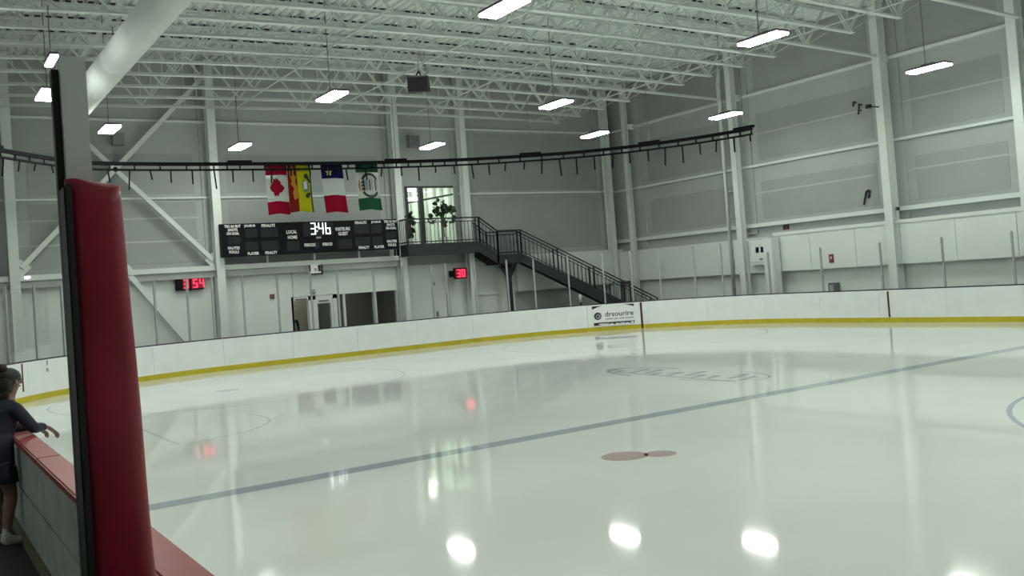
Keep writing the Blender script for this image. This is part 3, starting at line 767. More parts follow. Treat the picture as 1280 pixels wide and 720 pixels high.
for u, s in ((.062, 'L'), (.958, 'R')):
    stext('TIRS AU BUT', u, .075, .085, .085); stext('SHOTS', u, .185, .05, .085); stext('ON GOAL', u, .295, .065, .085)
    stext('FAUTES', u, .735, .06, .09); stext('FOULS', u, .855, .05, .09)
stext('JOUEUR', .152, .085, .06, .09); stext('PENALITE', .25, .085, .072, .09); stext('PLAYER', .162, .925, .06, .09); stext('PENALTY', .257, .925, .065, .09)
stext('PENALITE', .775, .085, .07, .09); stext('JOUEUR', .868, .085, .06, .09); stext('PENALTY', .785, .90, .064, .09); stext('PLAYER', .878, .90, .06, .09)
stext('LOCAL', .375, .31, .058, .11); stext('HOME', .378, .475, .052, .11); stext('VISITEURS', .665, .27, .088, .11); stext('GUEST', .667, .42, .057, .11)
stext('PERIODE', .472, .74, .062, .10); stext('PERIOD', .572, .74, .056, .10)
a_, b_ = sp(.510, .545), sp(.537, .49); wobj('small_print', BX((a_.x, SY-.016, a_.z), (b_.x, SY-.012, b_.z)), 'sign_grey', sc)
SEGS = {'0': 'abcdef', '3': 'abcdg', '4': 'fgbc', '5': 'afgcd', '6': 'fgcde'}
def digit(parent, ch, o, ux, wd, ht, th, m, name='digit'):
    bm = nb(); ux = Vector(ux); uz = Vector((0, 0, 1)); nrm = ux.cross(uz)
    L = {'a': ((0, ht), (wd, ht)), 'g': ((0, ht/2), (wd, ht/2)), 'd': ((0, 0), (wd, 0)), 'f': ((0, ht/2), (0, ht)), 'b': ((wd, ht/2), (wd, ht)), 'e': ((0, 0), (0, ht/2)), 'c': ((wd, 0), (wd, ht/2))}
    for s in SEGS[ch]:
        (a, b), (c, d) = L[s]; p, q = Vector(o)+ux*a+uz*b, Vector(o)+ux*c+uz*d; dr_ = (q-p).normalized()*th*.35
        bar(bm, p-dr_, q+dr_, th, .01, nrm)
    return wobj(name, bm, m, parent)
dz = sp(0, .40).z; dht = .34*SHt
for ch, u in (('3', .484), ('4', .528), ('6', .568)): digit(sc, ch, (sp(u, 0).x, SY-.022, dz-.0), (1, 0, 0), .023*SWd, dht, .038, 'led_white')
bm = nb()
for v in (.18, .31): box(bm, (sp(.5175, 0).x-.02, SY-.026, sp(0, v).z-.025), (sp(.5175, 0).x+.02, SY-.016, sp(0, v).z+.025))
wobj('colon', bm, 'led_white', sc)
for px in (335, 394, 450):
    p = onY(px, 326, A-.45); wobj('support_leg', BX((p.x-.035, A-.42, 3.6), (p.x+.035, A-.34, SZ0+.02)), 'steel_white', sc)
wobj('back_brace', BX((SX0+.2, SY+.22, SZ0+.1), (SX1-.2, A-.1, SZ0+.16)), 'stair_steel', sc)

# ------------------------------------------------------------------ small red clocks on the wall
CYY = A-.30
a, b = onY(219, 349, CYY), onY(255, 360, CYY)
ck = thing('wall_clock', 'black wall clock with glowing red digits 3 54 left of the scoreboard', 'clock', ((a.x+b.x)/2, CYY, b.z), group='red digit clocks')
z0, z1 = onY(240, 362.5, CYY).z, onY(240, 346.5, CYY).z
xm = onY(238, 355, CYY).x
for xa, xb in ((a.x, xm-.03), (xm+.03, b.x)): wobj('case', BX((xa, CYY, z0), (xb, CYY+.1, z1)), 'score_black', ck)
wobj('joint', BX((xm-.03, CYY+.02, z0-.02), (xm+.03, CYY+.1, z1+.05)), 'score_black', ck)
wobj('display', BX((xm-.26, CYY-.008, z0+.05), (xm-.03, CYY, z1-.05)), 'led_red_dim', ck); wobj('display', BX((xm+.04, CYY-.008, z0+.05), (b.x-.04, CYY, z1-.05)), 'led_red_dim', ck)
hh = z1-z0
for ch, x in (('3', xm-.22), ('5', xm+.11), ('4', xm+.34)): digit(ck, ch, (x, CYY-.016, z0+hh*.2), (1, 0, 0), .12, hh*.6, .045, 'led_red')
wobj('mount', BX((a.x+.1, CYY+.1, z0+.1), (b.x-.1, A, z1-.1)), 'score_black', ck)
CYY = A-.74
a, b = onY(568, 342, CYY), onY(584, 342, CYY); z0, z1 = onY(576, 348.5, CYY).z, onY(576, 334.5, CYY).z; hh = z1-z0
ck = thing('wall_clock', 'small red digit clock reading 30 under the stair landing', 'clock', ((a.x+b.x)/2, CYY, z0), group='red digit clocks')
wobj('case', BX((a.x, CYY, z0), (b.x, CYY+.1, z1)), 'score_black', ck)
wobj('display', BX((a.x+.05, CYY-.008, z0+.04), (b.x-.02, CYY, z1-.04)), 'led_red_dim', ck)
for ch, x in (('3', a.x+.14), ('0', a.x+.36)): digit(ck, ch, (x, CYY-.016, z0+hh*.2), (1, 0, 0), .12, hh*.6, .045, 'led_red')
wobj('mount', BX((a.x+.1, CYY+.1, z0+.1), (b.x-.1, A, z1-.1)), 'score_black', ck)

# ------------------------------------------------------------------ upper lit window and the room behind it
wn = thing('window_1', 'tall lit window above the stair landing', None, ((WX0+WX1)/2, A, WZ0)); wn['kind'] = 'structure'
fw = .07
mx = onY(527, 260, A).x
for nm, a_, b_ in (('frame', (WX0, WZ0), (WX0+fw, WZ1)), ('frame', (WX1-fw, WZ0), (WX1, WZ1)), ('frame', (WX0+fw, WZ1-fw), (WX1-fw, WZ1)), ('frame', (WX0+fw, WZ0), (WX1-fw, WZ0+.05)), ('mullion', (mx-.10, WZ0+.05), (mx+.10, WZ1-fw))):
    wobj(nm, BX((a_[0], A-.04, a_[1]), (b_[0], A+.12, b_[1])), 'frame_dark', wn)
wobj('pane', BX((mx+.10, A+.03, WZ0+.05), (WX1-fw, A+.042, WZ1-fw)), 'glass_room', wn)
dl = wobj('door_leaf', BX((WX0+fw, A+.03, WZ0+.05), (WX0+fw+.09, A+.08, WZ1-fw)), 'frame_dark', wn)
wobj('pane', BX((WX0+fw+.09, A+.04, WZ0+.05), (mx-.10, A+.052, WZ1-fw)), 'glass_room', wn)
rm = tag(obj('wall_lounge', nb(), None), 'pale walls of the lit room behind the upper window', 'wall', kind='structure')
bm = nb()
for a_, b_ in (((15.5, A+3.4, 3.9), (23, A+3.5, 7.2)), ((15.4, A+.2, 3.9), (15.5, A+3.5, 7.2)), ((23, A+.2, 3.9), (23.1, A+3.5, 7.2)), ((15.4, A+.2, 7.2), (23.1, A+3.5, 7.3)), ((15.4, A+.2, 3.8), (23.1, A+3.5, 3.9))): box(bm, a_, b_)
bm.to_mesh(rm.data); bm.free(); rm.data.materials.append(MATS['room_wall'])
for i in range(14):
    x = 16.6+i*.42; obj('curtain_fold', tube(nb(), [(x, A+3.25, 3.92), (x, A+3.25, 7.1)], .10 if i % 2 else .14, 8), 'curtain', rm, True)
obj('partition_rail', bar(nb(), (17.2, A+2.6, 5.75), (21.4, A+1.0, 6.35), .05, .08), 'frame_dark', rm)
lg = thing('room_lamp', 'two flat pendant lamps glowing inside the upper window', 'lamp', (18.6, A+1.2, 6.1))
lx = onY(511, 237, A+1.0); 
for (pa, pb, zz) in (((505, 237), (517, 236), None), ((506, 249), (523, 246), None)):
    p, q_ = onY(*pa, A+.8), onY(*pb, A+.8)
    wobj('diffuser', BX((p.x, A+.6, p.z-.06), (q_.x, A+1.0, p.z+.04)), mat('room_lens', (1, 1, 1), .5, emit=(.97, 1, .93), es=4.2), lg)
    wobj('cord', BX(((p.x+q_.x)/2-.01, A+.79, p.z+.04), ((p.x+q_.x)/2+.01, A+.81, 7.2)), 'rod', lg)
wobj('room_fill', BX((17.2, A+.6, 7.14), (22, A+2.6, 7.19)), 'room_lens', lg)  # unseen glowing panel added to brighten the room
# second leafy plant silhouette at the left jamb and the potted tree: built on the landing below

# ------------------------------------------------------------------ ground floor doors and dark windows
dr_ = thing('door_1', 'white framed entrance doors and dark windows under the scoreboard', None, ((DX0+DX1)/2, A, 0)); dr_['kind'] = 'structure'
def dxp(px): return onY(px, 385, A).x
def fr(nm, p0, p1, z0, z1, m='frame_white', y0=A-.10, y1=A+.12): return wobj(nm, BX((dxp(p0), y0, z0), (dxp(p1), y1, z1)), m, dr_)
fr('jamb', 363.5, 366.2, 0, DZ); fr('head', 363.5, 420.5, DZ-.14, DZ+.02)
fr('jamb', 385, 388.5, 0, DZ); fr('jamb', 389.5, 393.8, 0, DZ)
lf = fr('door_leaf', 393.8, 396, 0, DZ-.14); fr('door_leaf', 412.5, 415, 0, DZ-.14); fr('door_rail', 396, 412.5, DZ-.30, DZ-.14); fr('door_rail', 396, 412.5, 0, .25)
fr('door_pane', 396, 412.5, .25, DZ-.30, 'glass_dark', A-.0, A+.012)
fr('jamb', 415.5, 420.5, 0, DZ); fr('side_pane', 420.5, 428.5, .1, DZ, 'glass_dark', A, A+.012)
fr('jamb', 428.5, 431, 0, DZ); fr('window_pane', 431, 467, .1, DZ, 'glass_dark', A, A+.012); fr('jamb', 467, 470, 0, DZ); fr('window_pane', 470, 495.5, .1, DZ, 'glass_dark', A, A+.012); fr('jamb', 495.5, 499, 0, DZ)
fr('sill', 420.5, 495.5, 0, .1); fr('closer', 369, 383, DZ-.12, DZ-.06, 'device_grey', A-.13, A-.10); fr('closer', 398, 410, DZ-.24, DZ-.18, 'device_grey', A-.13, A-.10)
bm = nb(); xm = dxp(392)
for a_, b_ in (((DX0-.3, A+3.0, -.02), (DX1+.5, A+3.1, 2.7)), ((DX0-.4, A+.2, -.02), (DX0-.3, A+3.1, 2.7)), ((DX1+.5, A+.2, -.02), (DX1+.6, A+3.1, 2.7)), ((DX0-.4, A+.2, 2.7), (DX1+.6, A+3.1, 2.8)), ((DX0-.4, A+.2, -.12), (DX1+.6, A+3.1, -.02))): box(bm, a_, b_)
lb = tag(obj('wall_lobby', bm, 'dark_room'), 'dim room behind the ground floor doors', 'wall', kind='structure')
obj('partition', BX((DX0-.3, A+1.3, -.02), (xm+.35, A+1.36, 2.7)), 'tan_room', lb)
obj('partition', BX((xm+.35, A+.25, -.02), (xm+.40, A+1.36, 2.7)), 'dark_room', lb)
vl = thing('vestibule_fill', 'unseen dim ceiling light added to brighten the left doorway', 'lamp', (DX0+.3, A+.8, 2.6))  # added fill light, gives the doorway interior its brightness
wobj('diffuser', BX((DX0-.05, A+.5, 2.6), (DX0+.5, A+1.0, 2.68)), mat('vestibule_glow', (1, 1, 1), .5, emit=(1, .95, .85), es=4.0), vl)
ll = thing('lobby_fill', 'unseen dim ceiling light added to brighten the dark lobby windows', 'lamp', (15.6, A+1.6, 2.6))  # added fill light, lifts the room behind the dark panes
wobj('diffuser', BX((14.6, A+1.3, 2.6), (16.6, A+2.0, 2.68)), mat('lobby_glow', (1, 1, 1), .5, emit=(1, .97, .9), es=2.2), ll)
# plain door under the landing
d2 = thing('door_2', 'plain pale door under the stair landing', None, (onY(551, 360, A).x, A-.1, 0)); d2['kind'] = 'structure'
xa, xb = onY(540.5, 360, A-.1).x, onY(562, 360, A-.1).x
for nm, a_, b_, z0, z1, y in (('door_leaf', xa+.06, xb-.06, .02, 2.58, .13), ('jamb', xa, xa+.05, 0, 2.66, .17), ('jamb', xb-.05, xb, 0, 2.66, .17), ('head', xa, xb, 2.6, 2.68, .17)):
    wobj(nm, BX((a_, A-y, z0), (b_, A-.08, z1)), 'door_white', d2)
wobj('handle', BX((xa+.10, A-.20, 1.02), (xa+.15, A-.13, 1.22)), 'device_grey', d2); wobj('hinge', BX((xa+.03, A-.19, 2.3), (xa+.08, A-.13, 2.45)), 'device_grey', d2)

# small wall fittings on the end wall
def plate(name, lab, cat, x0, x1, y0, y1, Y, m, parts=(), th=.08):
    a_, b_ = onY(x0, y1, Y), onY(x1, y0, Y)
    t = thing(name, lab, cat, ((a_.x+b_.x)/2, Y, a_.z))
    wobj('body', BX((a_.x, Y, a_.z), (b_.x, Y+th, b_.z)), m, t)
    for nm, u0, u1, v0, v1, mm in parts:
        wobj(nm, BX((a_.x+(b_.x-a_.x)*u0, Y-.012, a_.z+(b_.z-a_.z)*v0), (a_.x+(b_.x-a_.x)*u1, Y, a_.z+(b_.z-a_.z)*v1)), mm, t)
    return t
plate('hanging_sign', 'small white sign with black border above the doors', 'sign', 386.5, 403, 330.5, 344, A-.5, 'sign_white', (('border', 0, .13, 0, 1, 'sign_black'), ('border', .87, 1, 0, 1, 'sign_black'), ('border', .13, .87, 0, .16, 'sign_black'), ('emblem', .40, .58, .40, .66, 'sign_grey'), ('emblem', .66, .84, .34, .95, 'sign_black'), ('emblem', .72, .80, .50, .80, 'sign_white')), .04)
plate('alarm_box', 'small dark red alarm box on the white wall left of the doors', 'alarm', 338, 343, 367.5, 373.5, A-.16, 'device_red', (('face', .2, .8, .2, .8, 'device_grey'),), .06)
plate('card_reader', 'small grey box beside the doorway top', 'device', 390.5, 394, 362, 367, A-.16, 'device_grey', (('face', .2, .8, .3, .8, 'device_light'),), .06)
plate('wall_speaker', 'grey box speaker high on the wall above the lit window', 'speaker', 513, 524.5, 169, 183.5, A-.45, 'speaker_grey', (('grille', .1, .9, .08, .92, 'device_grey'),), .3)
plate('wall_speaker', 'grey box speaker high on the wall behind the cross bracing', 'speaker', 141.5, 155, 166, 180.5, A-.45, 'speaker_grey', (('grille', .1, .9, .08, .92, 'speaker_grey'),), .3)
plate('guide_light', 'tiny white light on the wall beam at far left', 'light', 31, 37.5, 345.8, 348.3, A-.5, mat('tiny_light', (1, 1, 1), .5, emit=(1, 1, .95), es=2.5), (('lip', 0, 1, -.3, 0, 'device_light'),), .05)
# beam for low left bay fittings: upper ledge behind the post handled by the beam above

# ------------------------------------------------------------------ far wall fittings
def fplate(name, lab, cat, x0, x1, y0, y1, X, m, parts=(), th=.1):
    a_, b_ = onX(x0, y1, X), onX(x1, y0, X)      # left pixel = larger y
    t = thing(name, lab, cat, (X, (a_.y+b_.y)/2, a_.z))
    wobj('body', BX((X, b_.y, a_.z), (X+th, a_.y, b_.z)), m, t)
    for nm, u0, u1, v0, v1, mm in parts:
        wobj(nm, BX((X-.015, a_.y+(b_.y-a_.y)*u0, a_.z+(b_.z-a_.z)*v0), (X, a_.y+(b_.y-a_.y)*u1, a_.z+(b_.z-a_.z)*v1)), mm, t)
    return t
fplate('electrical_cabinet', 'pale electrical cabinet with two dark gauges by the downpipe', 'cabinet', 937.5, 961, 296, 332, P-.72, 'device_light',
       (('door', .10, .86, .14, .92, 'liner'), ('gauge', .34, .50, .45, .66, 'device_grey'), ('gauge', .58, .74, .45, .66, 'device_grey'), ('latch', .50, .66, .18, .24, 'device_grey')), .28)
fplate('cabinet_post', 'pale upright panel edge right of the electrical cabinet', 'post', 961, 966.5, 297, 398, P-.80, 'liner', (('edge', .8, 1, 0, 1, 'device_light'),), .3)
fplate('fire_sign', 'small red fire extinguisher sign on the far white panel', 'sign', 1036.5, 1041, 317.5, 328.5, P-.45, 'device_red', (('face', .35, .68, .42, .72, 'sign_white'),), .03)
fplate('waste_bin', 'small dark box on the wall just above the far boards', 'box', 1036, 1042.5, 353.5, 367, P-.45, 'device_grey', (('panel', .25, .8, .0, .8, 'sign_grey'),), .3)
fplate('horn', 'small dark horn under the far wall girt', 'alarm', 979, 985, 280.5, 287.5, P-.5, 'strap_black', (('mouth', .5, .8, .1, .5, 'device_red'),), .06)
for k, (x0, x1, y0, y1, s_) in enumerate(((1109.8, 1111.4, 258.6, 263, 'left'), (1119.5, 1122.2, 258.6, 263, 'right'), (925.5, 928.5, 282, 286, 'left end'))):
    fplate('girt_bolt', ('black girt clip on the %s of the column above the red mark' % s_) if k < 2 else 'black girt clip beside the electrical cabinet column', 'clip', x0, x1, y0, y1, P-.4, 'strap_black', (('head', .2, .8, .2, .8, 'device_grey'),), .1)
# hanging strap
a_ = [onX(x, y, P-.05) for x, y in ((1080, 256), (1081.5, 247), (1083, 239.5), (1085.5, 238.2), (1087.3, 239.5), (1086.8, 244), (1085.2, 248))]
tag(obj('hanging_strap', tube(nb(), a_, [.03, .035, .04, .045, .05, .045, .03], 8), 'strap_black'), 'black hooked strap hanging on the grey far wall', 'strap')
# camera brackets near the third column
c0 = onX(1098, 133, P-.7)
t = thing('camera_bracket', 'small black camera arm on the far wall column', 'bracket', c0)
for p, q_ in (((1086, 133), (1104, 134)),):
    wobj('arm', bar(nb(), onX(*p, P-.72), onX(*q_, P-.6), .04, .04), 'strap_black', t)
wobj('head', BX(tuple(onX(1085.5, 133, P-.72)-Vector((.06, .08, .06))), tuple(onX(1085.5, 133, P-.72)+Vector((.06, .08, .06)))), 'strap_black', t)
for (px, py, lab) in ((1068, 130, 'tiny black hook upper left of the camera arm'), (1075, 133, 'tiny black hook nearest the camera arm'), (1074.5, 140, 'tiny black hook below the camera arm')):
    p = onX(px, py, P-.1); tag(obj('wall_hook', tube(nb(), [p+Vector((.1, 0, .05)), p+Vector((-.05, 0, .07)), p+Vector((-.07, 0, -.09))], .035, 6), 'strap_black'), lab, 'hook', 'wall hooks')

# ------------------------------------------------------------------ hanging loudspeaker
p0, p1 = onZ(510, 92, 8.35), onZ(537, 113, 8.0)
sp_c = onZ(523, 103, 8.2); dist = (sp_c-CAM).length; pxm = dist/F_PX
ls = thing('loudspeaker', 'black loudspeaker box hanging from the roof joists', 'speaker', sp_c-Vector((0, 0, .3)))
dirv = Vector((sp_c.x, sp_c.y, 0)).normalized(); rt = Vector((dirv.y, -dirv.x, 0))
hw, hh = 13.5*pxm, 10.5*pxm
def LS(a, b, c): return sp_c+rt*a+dirv*b+Vector((0, 0, c))
bm = nb(); v = [bm.verts.new(LS(*q_)) for q_ in ((-hw, 0, -hh), (hw*.75, .05, -hh*1.05), (hw*1.05, .45, -hh*.8), (-hw, .5, -hh*.9), (-hw, -.05, hh*.85), (hw*.85, 0, hh*.8), (hw, .45, hh*.9), (-hw*.9, .5, hh*.95))]
for f in ((3, 2, 1, 0), (4, 5, 6, 7), (0, 1, 5, 4), (1, 2, 6, 5), (2, 3, 7, 6), (3, 0, 4, 7)): bm.faces.new([v[i] for i in f])
wobj('cabinet', bm, 'speaker_black', ls)
wobj('top_lip', bar(nb(), LS(-hw*.9, -.07, hh*.72), LS(hw*.75, -.03, hh*.68), .03, .045), 'device_grey', ls)
for a in (-.25, .3): wobj('bracket', bar(nb(), LS(hw*a, .2, hh*.85), LS(hw*.1, .2, hh*1.5), .04, .04), 'strap_black', ls)
wobj('hanger', tube(nb(), [LS(hw*.1, .2, hh*1.4), LS(hw*.1, .2, zc(sp_c.x)-sp_c.z)], .018, 6), 'alu', ls)
wobj('cable', tube(nb(), catmull([LS(hw*.5, .2, hh*.9), LS(hw*.95, .2, hh*1.5), LS(hw*.6, .2, hh*2.1), LS(hw*.1, .2, zc(sp_c.x)-sp_c.z)], 5), .012, 6), 'rod', ls)

# ------------------------------------------------------------------ stairs and landing
Y0s, Y1s = 34.0, 34.9
LZt, LX0, LX1 = 4.0, onY(510, 300, Y0s).x, onY(600, 300, Y0s).x
MX0, MX1, MZ = onY(622, 300, Y0s).x, onY(651, 300, Y0s).x, 3.40
FE = onX(822, 374, 28.0); FE.z = 0
st = thing('steel_stairs', 'dark steel stairs with landing and railings leading to the lit window', 'stairs', (LX0, Y0s, 0))
wobj('landing_deck', BX((LX0, Y0s, LZt-.05), (LX1, A, LZt)), 'stair_pan', st)
wobj('landing_fascia', BX((LX0, Y0s-.03, LZt-.46), (LX1, Y0s+.03, LZt+.02)), 'stair_steel', st)
wobj('landing_fascia', BX((LX0-.03, Y0s, LZt-.46), (LX0+.03, A, LZt+.02)), 'stair_steel', st)
wobj('landing_fascia', BX((LX1-.03, Y1s, LZt-.46), (LX1+.03, A, LZt+.02)), 'stair_steel', st)
for y in (34.3, 34.7, 35.1): wobj('joist', BX((LX0, y, LZt-.30), (LX1, y+.06, LZt-.05)), 'stair_steel', st)
FS = Vector((MX1, Y0s, 0)); FD = (FE-FS); FL = FD.length; FD.normalize(); FN = Vector((-FD.y, FD.x, 0)); SWID = .9
# middle landing, a wedge that turns the stairs towards the rink corner
far0, far1 = Vector((MX0-.1, Y1s, 0)), FS+FN*SWID
out = [(MX0-.1, Y0s), (FS.x, FS.y), (far1.x, far1.y), (MX0-.1, Y1s)]
wobj('middle_landing', prism(nb(), out, lambda u, v, d: (u, v, d), MZ-.05, MZ), 'stair_pan', st)
wobj('middle_fascia', BX((MX0-.1, Y0s-.03, MZ-.40), (MX1, Y0s+.03, MZ+.02)), 'stair_steel', st)
wobj('middle_fascia', bar(nb(), (MX0-.1, Y1s, MZ-.19), (far1.x, far1.y, MZ-.19), .06, .42), 'stair_steel', st)
for y in (Y0s, Y1s):
    wobj('stringer', prism(nb(), [(LX1-.02, LZt+.02), (LX1-.02, LZt-.46), (MX0, MZ-.40), (MX0, MZ+.02)], lambda u, v, d: (u, d, v), y-.03, y+.03), 'stair_steel', st)
for o_ in (0, SWID):
    wobj('stringer', prism(nb(), [(0, MZ+.02), (0, MZ-.40), (FL-.7, 0), (FL+.05, 0), (FL+.05, .14)], lambda u, v, d: FS+FD*u+FN*(o_+d)+Vector((0, 0, v)), -.03, .03), 'stair_steel', st)
nst = 19; run = FL/nst
def unit(me_name, a, b, m):
    me = bpy.data.meshes.new(me_name); bm = BX(a, b); bm.to_mesh(me); bm.free(); me.materials.append(MATS[m]); return me
tme = unit('tread', (-run/2, .03, -.035), (run/2, SWID-.03, 0), 'stair_pan'); rme = unit('riser', (-.008, .03, -MZ/nst), (.008, SWID-.03, 0), 'stair_steel')
def step(p, ang):
    d = Vector((math.cos(ang), math.sin(ang), 0))
    for nm, me, dx in (('tread', tme, 0), ('riser', rme, run/2)):
        o = link(nm, me, None, st); o.matrix_parent_inverse = Matrix.Translation(-st.location); o.location = p+d*dx; o.rotation_euler = (0, 0, ang)
fa = math.atan2(FD.y, FD.x)
for i in range(1, nst): step(FS+FD*(run*(i-.5))+Vector((0, 0, MZ*(1-i/nst))), fa)
for i in range(1, 3): f = i/3; step(Vector((LX1+(MX0-LX1)*f, Y0s, LZt-(LZt-MZ)*f)), 0)
def railrun(segs_):
    for p, q in segs_:
        p, q = Vector(p), Vector(q); d = q-p; L = Vector((d.x, d.y, 0)).length; zt = 1.02; Z = Vector((0, 0, 1))
        wobj('top_rail', bar(nb(), p+Z*zt, q+Z*zt, .05, .055), 'stair_steel', st)
        wobj('hand_rail', bar(nb(), p+Z*(zt-.14), q+Z*(zt-.14), .03, .035), 'stair_steel', st)
        wobj('bottom_rail', bar(nb(), p+Z*.10, q+Z*.10, .03, .04), 'stair_steel', st)
        k = max(1, int(L/.17))
        for i in range(k+1):
            c = p+d*(i/k); post = i in (0, k) or (L > 3 and i % 9 == 0); r_ = .026 if post else .009
            wobj('rail_post' if post else 'baluster', BX((c.x-r_, c.y-r_, c.z-.02), (c.x+r_, c.y+r_, c.z+(zt if post else zt-.14))), 'stair_steel', st)
fz = Vector((0, 0, MZ)); fe = Vector((0, 0, .02))
railrun([((LX0, Y0s, LZt), (LX1, Y0s, LZt)), ((LX1, Y0s, LZt), (MX0, Y0s, MZ)), ((MX0, Y0s, MZ), (MX1, Y0s, MZ)), (FS+fz, FE+fe)])
railrun([((LX1, Y1s, LZt), (MX0, Y1s, MZ)), ((MX0, Y1s, MZ), far1+fz), (far1+fz, FE+FN*SWID+fe)])
for z in (LZt+1.02, LZt+.10): wobj('top_rail' if z > LZt+.5 else 'bottom_rail', bar(nb(), (LX0, Y0s, z), (LX0, A, z), .05, .05), 'stair_steel', st)
for i in range(1, 8): y = Y0s+(A-Y0s)*i/8; wobj('baluster', BX((LX0-.009, y-.009, LZt), (LX0+.009, y+.009, LZt+1)), 'stair_steel', st)
ypp = (Y0s+Y1s)/2; xp = onY(637, 360, ypp).x
wobj('support_post', BX((xp-.09, ypp-.09, 0), (xp+.09, ypp+.09, 2.55)), 'stair_steel', st)
bm = nb(); prism(bm, [(xp-.09, 2.2), (xp+.09, 2.2), (xp+.09, 2.4), (xp+.42, 2.95), (xp+.42, 3.02), (xp-.42, 3.02), (xp-.42, 2.95), (xp-.09, 2.4)], lambda u, v, d: (u, d, v), ypp-.07, ypp+.07); wobj('post_head', bm, 'stair_steel', st)
wobj('post_beam', BX((xp-.08, Y0s, 2.88), (xp+.08, Y1s, 3.05)), 'stair_steel', st)
pb = onY(726, 380, 32.0)
t = thing('bollard', 'small pale capped post beneath the stairs', 'post', (pb.x, 32.0, 0))
wobj('pole', tube(nb(), [(pb.x, 32.0, 0), (pb.x, 32.0, 1.15)], .05, 10), 'stair_steel', t, True); wobj('cap', tube(nb(), [(pb.x, 32.0, 1.15), (pb.x, 32.0, 1.48)], .07, 10), 'device_light', t, True)

# ------------------------------------------------------------------ potted plants on the landing
def leaf_mesh(L, Wd):
    bm = nb(); pr = [(0, 0), (.2, .32), (.5, .5), (.8, .36), (1, 0)]
    mid = [bm.verts.new((x*L, 0, .06*L*math.sin(x*3))) for x, _ in pr]; le = [bm.verts.new((x*L, w_*Wd, .06*L*math.sin(x*3)+.05*Wd)) for x, w_ in pr[1:-1]]; ri = [bm.verts.new((x*L, -w_*Wd, .06*L*math.sin(x*3)+.05*Wd)) for x, w_ in pr[1:-1]]
    for sd in (le, ri):
        s_ = 1 if sd is le else -1
        def F(*vs): bm.faces.new(vs if s_ > 0 else vs[::-1])
        F(mid[0], mid[1], sd[0]); F(mid[1], mid[2], sd[1], sd[0]); F(mid[2], mid[3], sd[2], sd[1]); F(mid[3], mid[4], sd[2])
    me = bpy.data.meshes.new('leaf'); bm.to_mesh(me); bm.free(); me.materials.append(MATS['leaf']); return me
LM = leaf_mesh(.25, .20)
def plant(name, lab, px, Yp, clusters, trunk):
    b0 = onY(px, 300, Yp); rnd = random.Random(int(px))
    t = thing(name, lab, 'plant', (b0.x, Yp, LZt))
    if trunk:
        wobj('pot', tube(nb(), [(b0.x, Yp, LZt), (b0.x, Yp, LZt+.05), (b0.x, Yp, LZt+.28)], [.12, .14, .19], 16), 'pot', t, True)
        tops = [onY(*c[:2], Yp) for c in clusters]
        wobj('trunk', tube(nb(), [(b0.x, Yp, LZt+.2), (b0.x-.02, Yp, LZt+.9), (b0.x+.0, Yp, LZt+1.2)], [.03, .025, .02], 8), 'bark', t, True)
        for q_ in tops: wobj('branch', tube(nb(), [(b0.x, Yp, LZt+.8), ((b0.x+q_.x)/2, Yp, (LZt+1.1+q_.z)/2), tuple(q_)], [.02, .015, .010], 6), 'bark', t, True)
    for cx, cy, n_, rad in clusters:
        c = onY(cx, cy, Yp)
        for i in range(n_):
            a = rnd.uniform(0, 6.28); e = rnd.uniform(-1.0, 1.2)
            o = link('leaf', LM, None, t); o.matrix_parent_inverse = Matrix.Translation(-t.location)
            o.location = c+Vector((rnd.uniform(-rad, rad), rnd.uniform(-rad, rad), rnd.uniform(-rad, rad)))*.5; o.rotation_euler = (rnd.uniform(-.8, .8), -e, a); s_ = rnd.uniform(.7, 1.15); o.scale = (s_, s_, s_)
plant('potted_tree', 'dark leafy potted tree standing in front of the lit window', 556, 34.75, [(552, 257, 18, .32), (546, 264, 16, .32), (562, 262, 14, .26), (541, 277, 11, .22), (566, 275, 12, .26), (556, 278, 6, .22), (551, 268, 14, .26)], True)
plant('potted_shrub', 'narrow dark green shrub at the left side of the lit window', 513.5, 34.8, [(513.5, 276, 10, .2), (514, 283, 10, .2), (514, 289, 10, .2), (513.5, 271, 5, .12)], True)

# ------------------------------------------------------------------ people
def skin_mesh(verts, edges, radii, root=0, sub=2):
    me = bpy.data.meshes.new('sk'); me.from_pydata(verts, edges, []); o = bpy.data.objects.new('sk', me); COL.objects.link(o)
    md = o.modifiers.new('skin', 'SKIN'); md.use_smooth_shade = True; md.branch_smoothing = .6
    lay = me.skin_vertices[0].data
    for i, r in enumerate(radii): lay[i].radius = r if isinstance(r, tuple) else (r, r); lay[i].use_root = (i == root)
    ms_ = o.modifiers.new('sub', 'SUBSURF'); ms_.levels = sub; ms_.render_levels = sub
    dg = bpy.context.evaluated_depsgraph_get(); dg.update(); out = bpy.data.meshes.new_from_object(o.evaluated_get(dg))
    bpy.data.objects.remove(o); bpy.data.meshes.remove(me)
    for p in out.polygons: p.use_smooth = True
    return out
def chain(spec):
    V, E, R = [], [], []; idx = {}
    for nm, par, co, r in spec:
        idx[nm] = len(V); V.append(co); R.append(r)
        if par: E.append((idx[par], idx[nm]))
    return V, E, R
def wlink(name, me, m, parent):
    o = link(name, me, m, parent); o.matrix_parent_inverse = Matrix.LocRotScale(parent.location, parent.rotation_euler, None).inverted(); return o
def ellip(c, r, rot=(0, 0, 0), n=20):
    bm = nb(); bmesh.ops.create_uvsphere(bm, u_segments=n, v_segments=n//2+2, radius=1)
    from mathutils import Euler
    bmesh.ops.transform(bm, matrix=Matrix.Translation(c) @ Euler(rot).to_matrix().to_4x4() @ Matrix.Diagonal((*r, 1)), verts=bm.verts); return bm
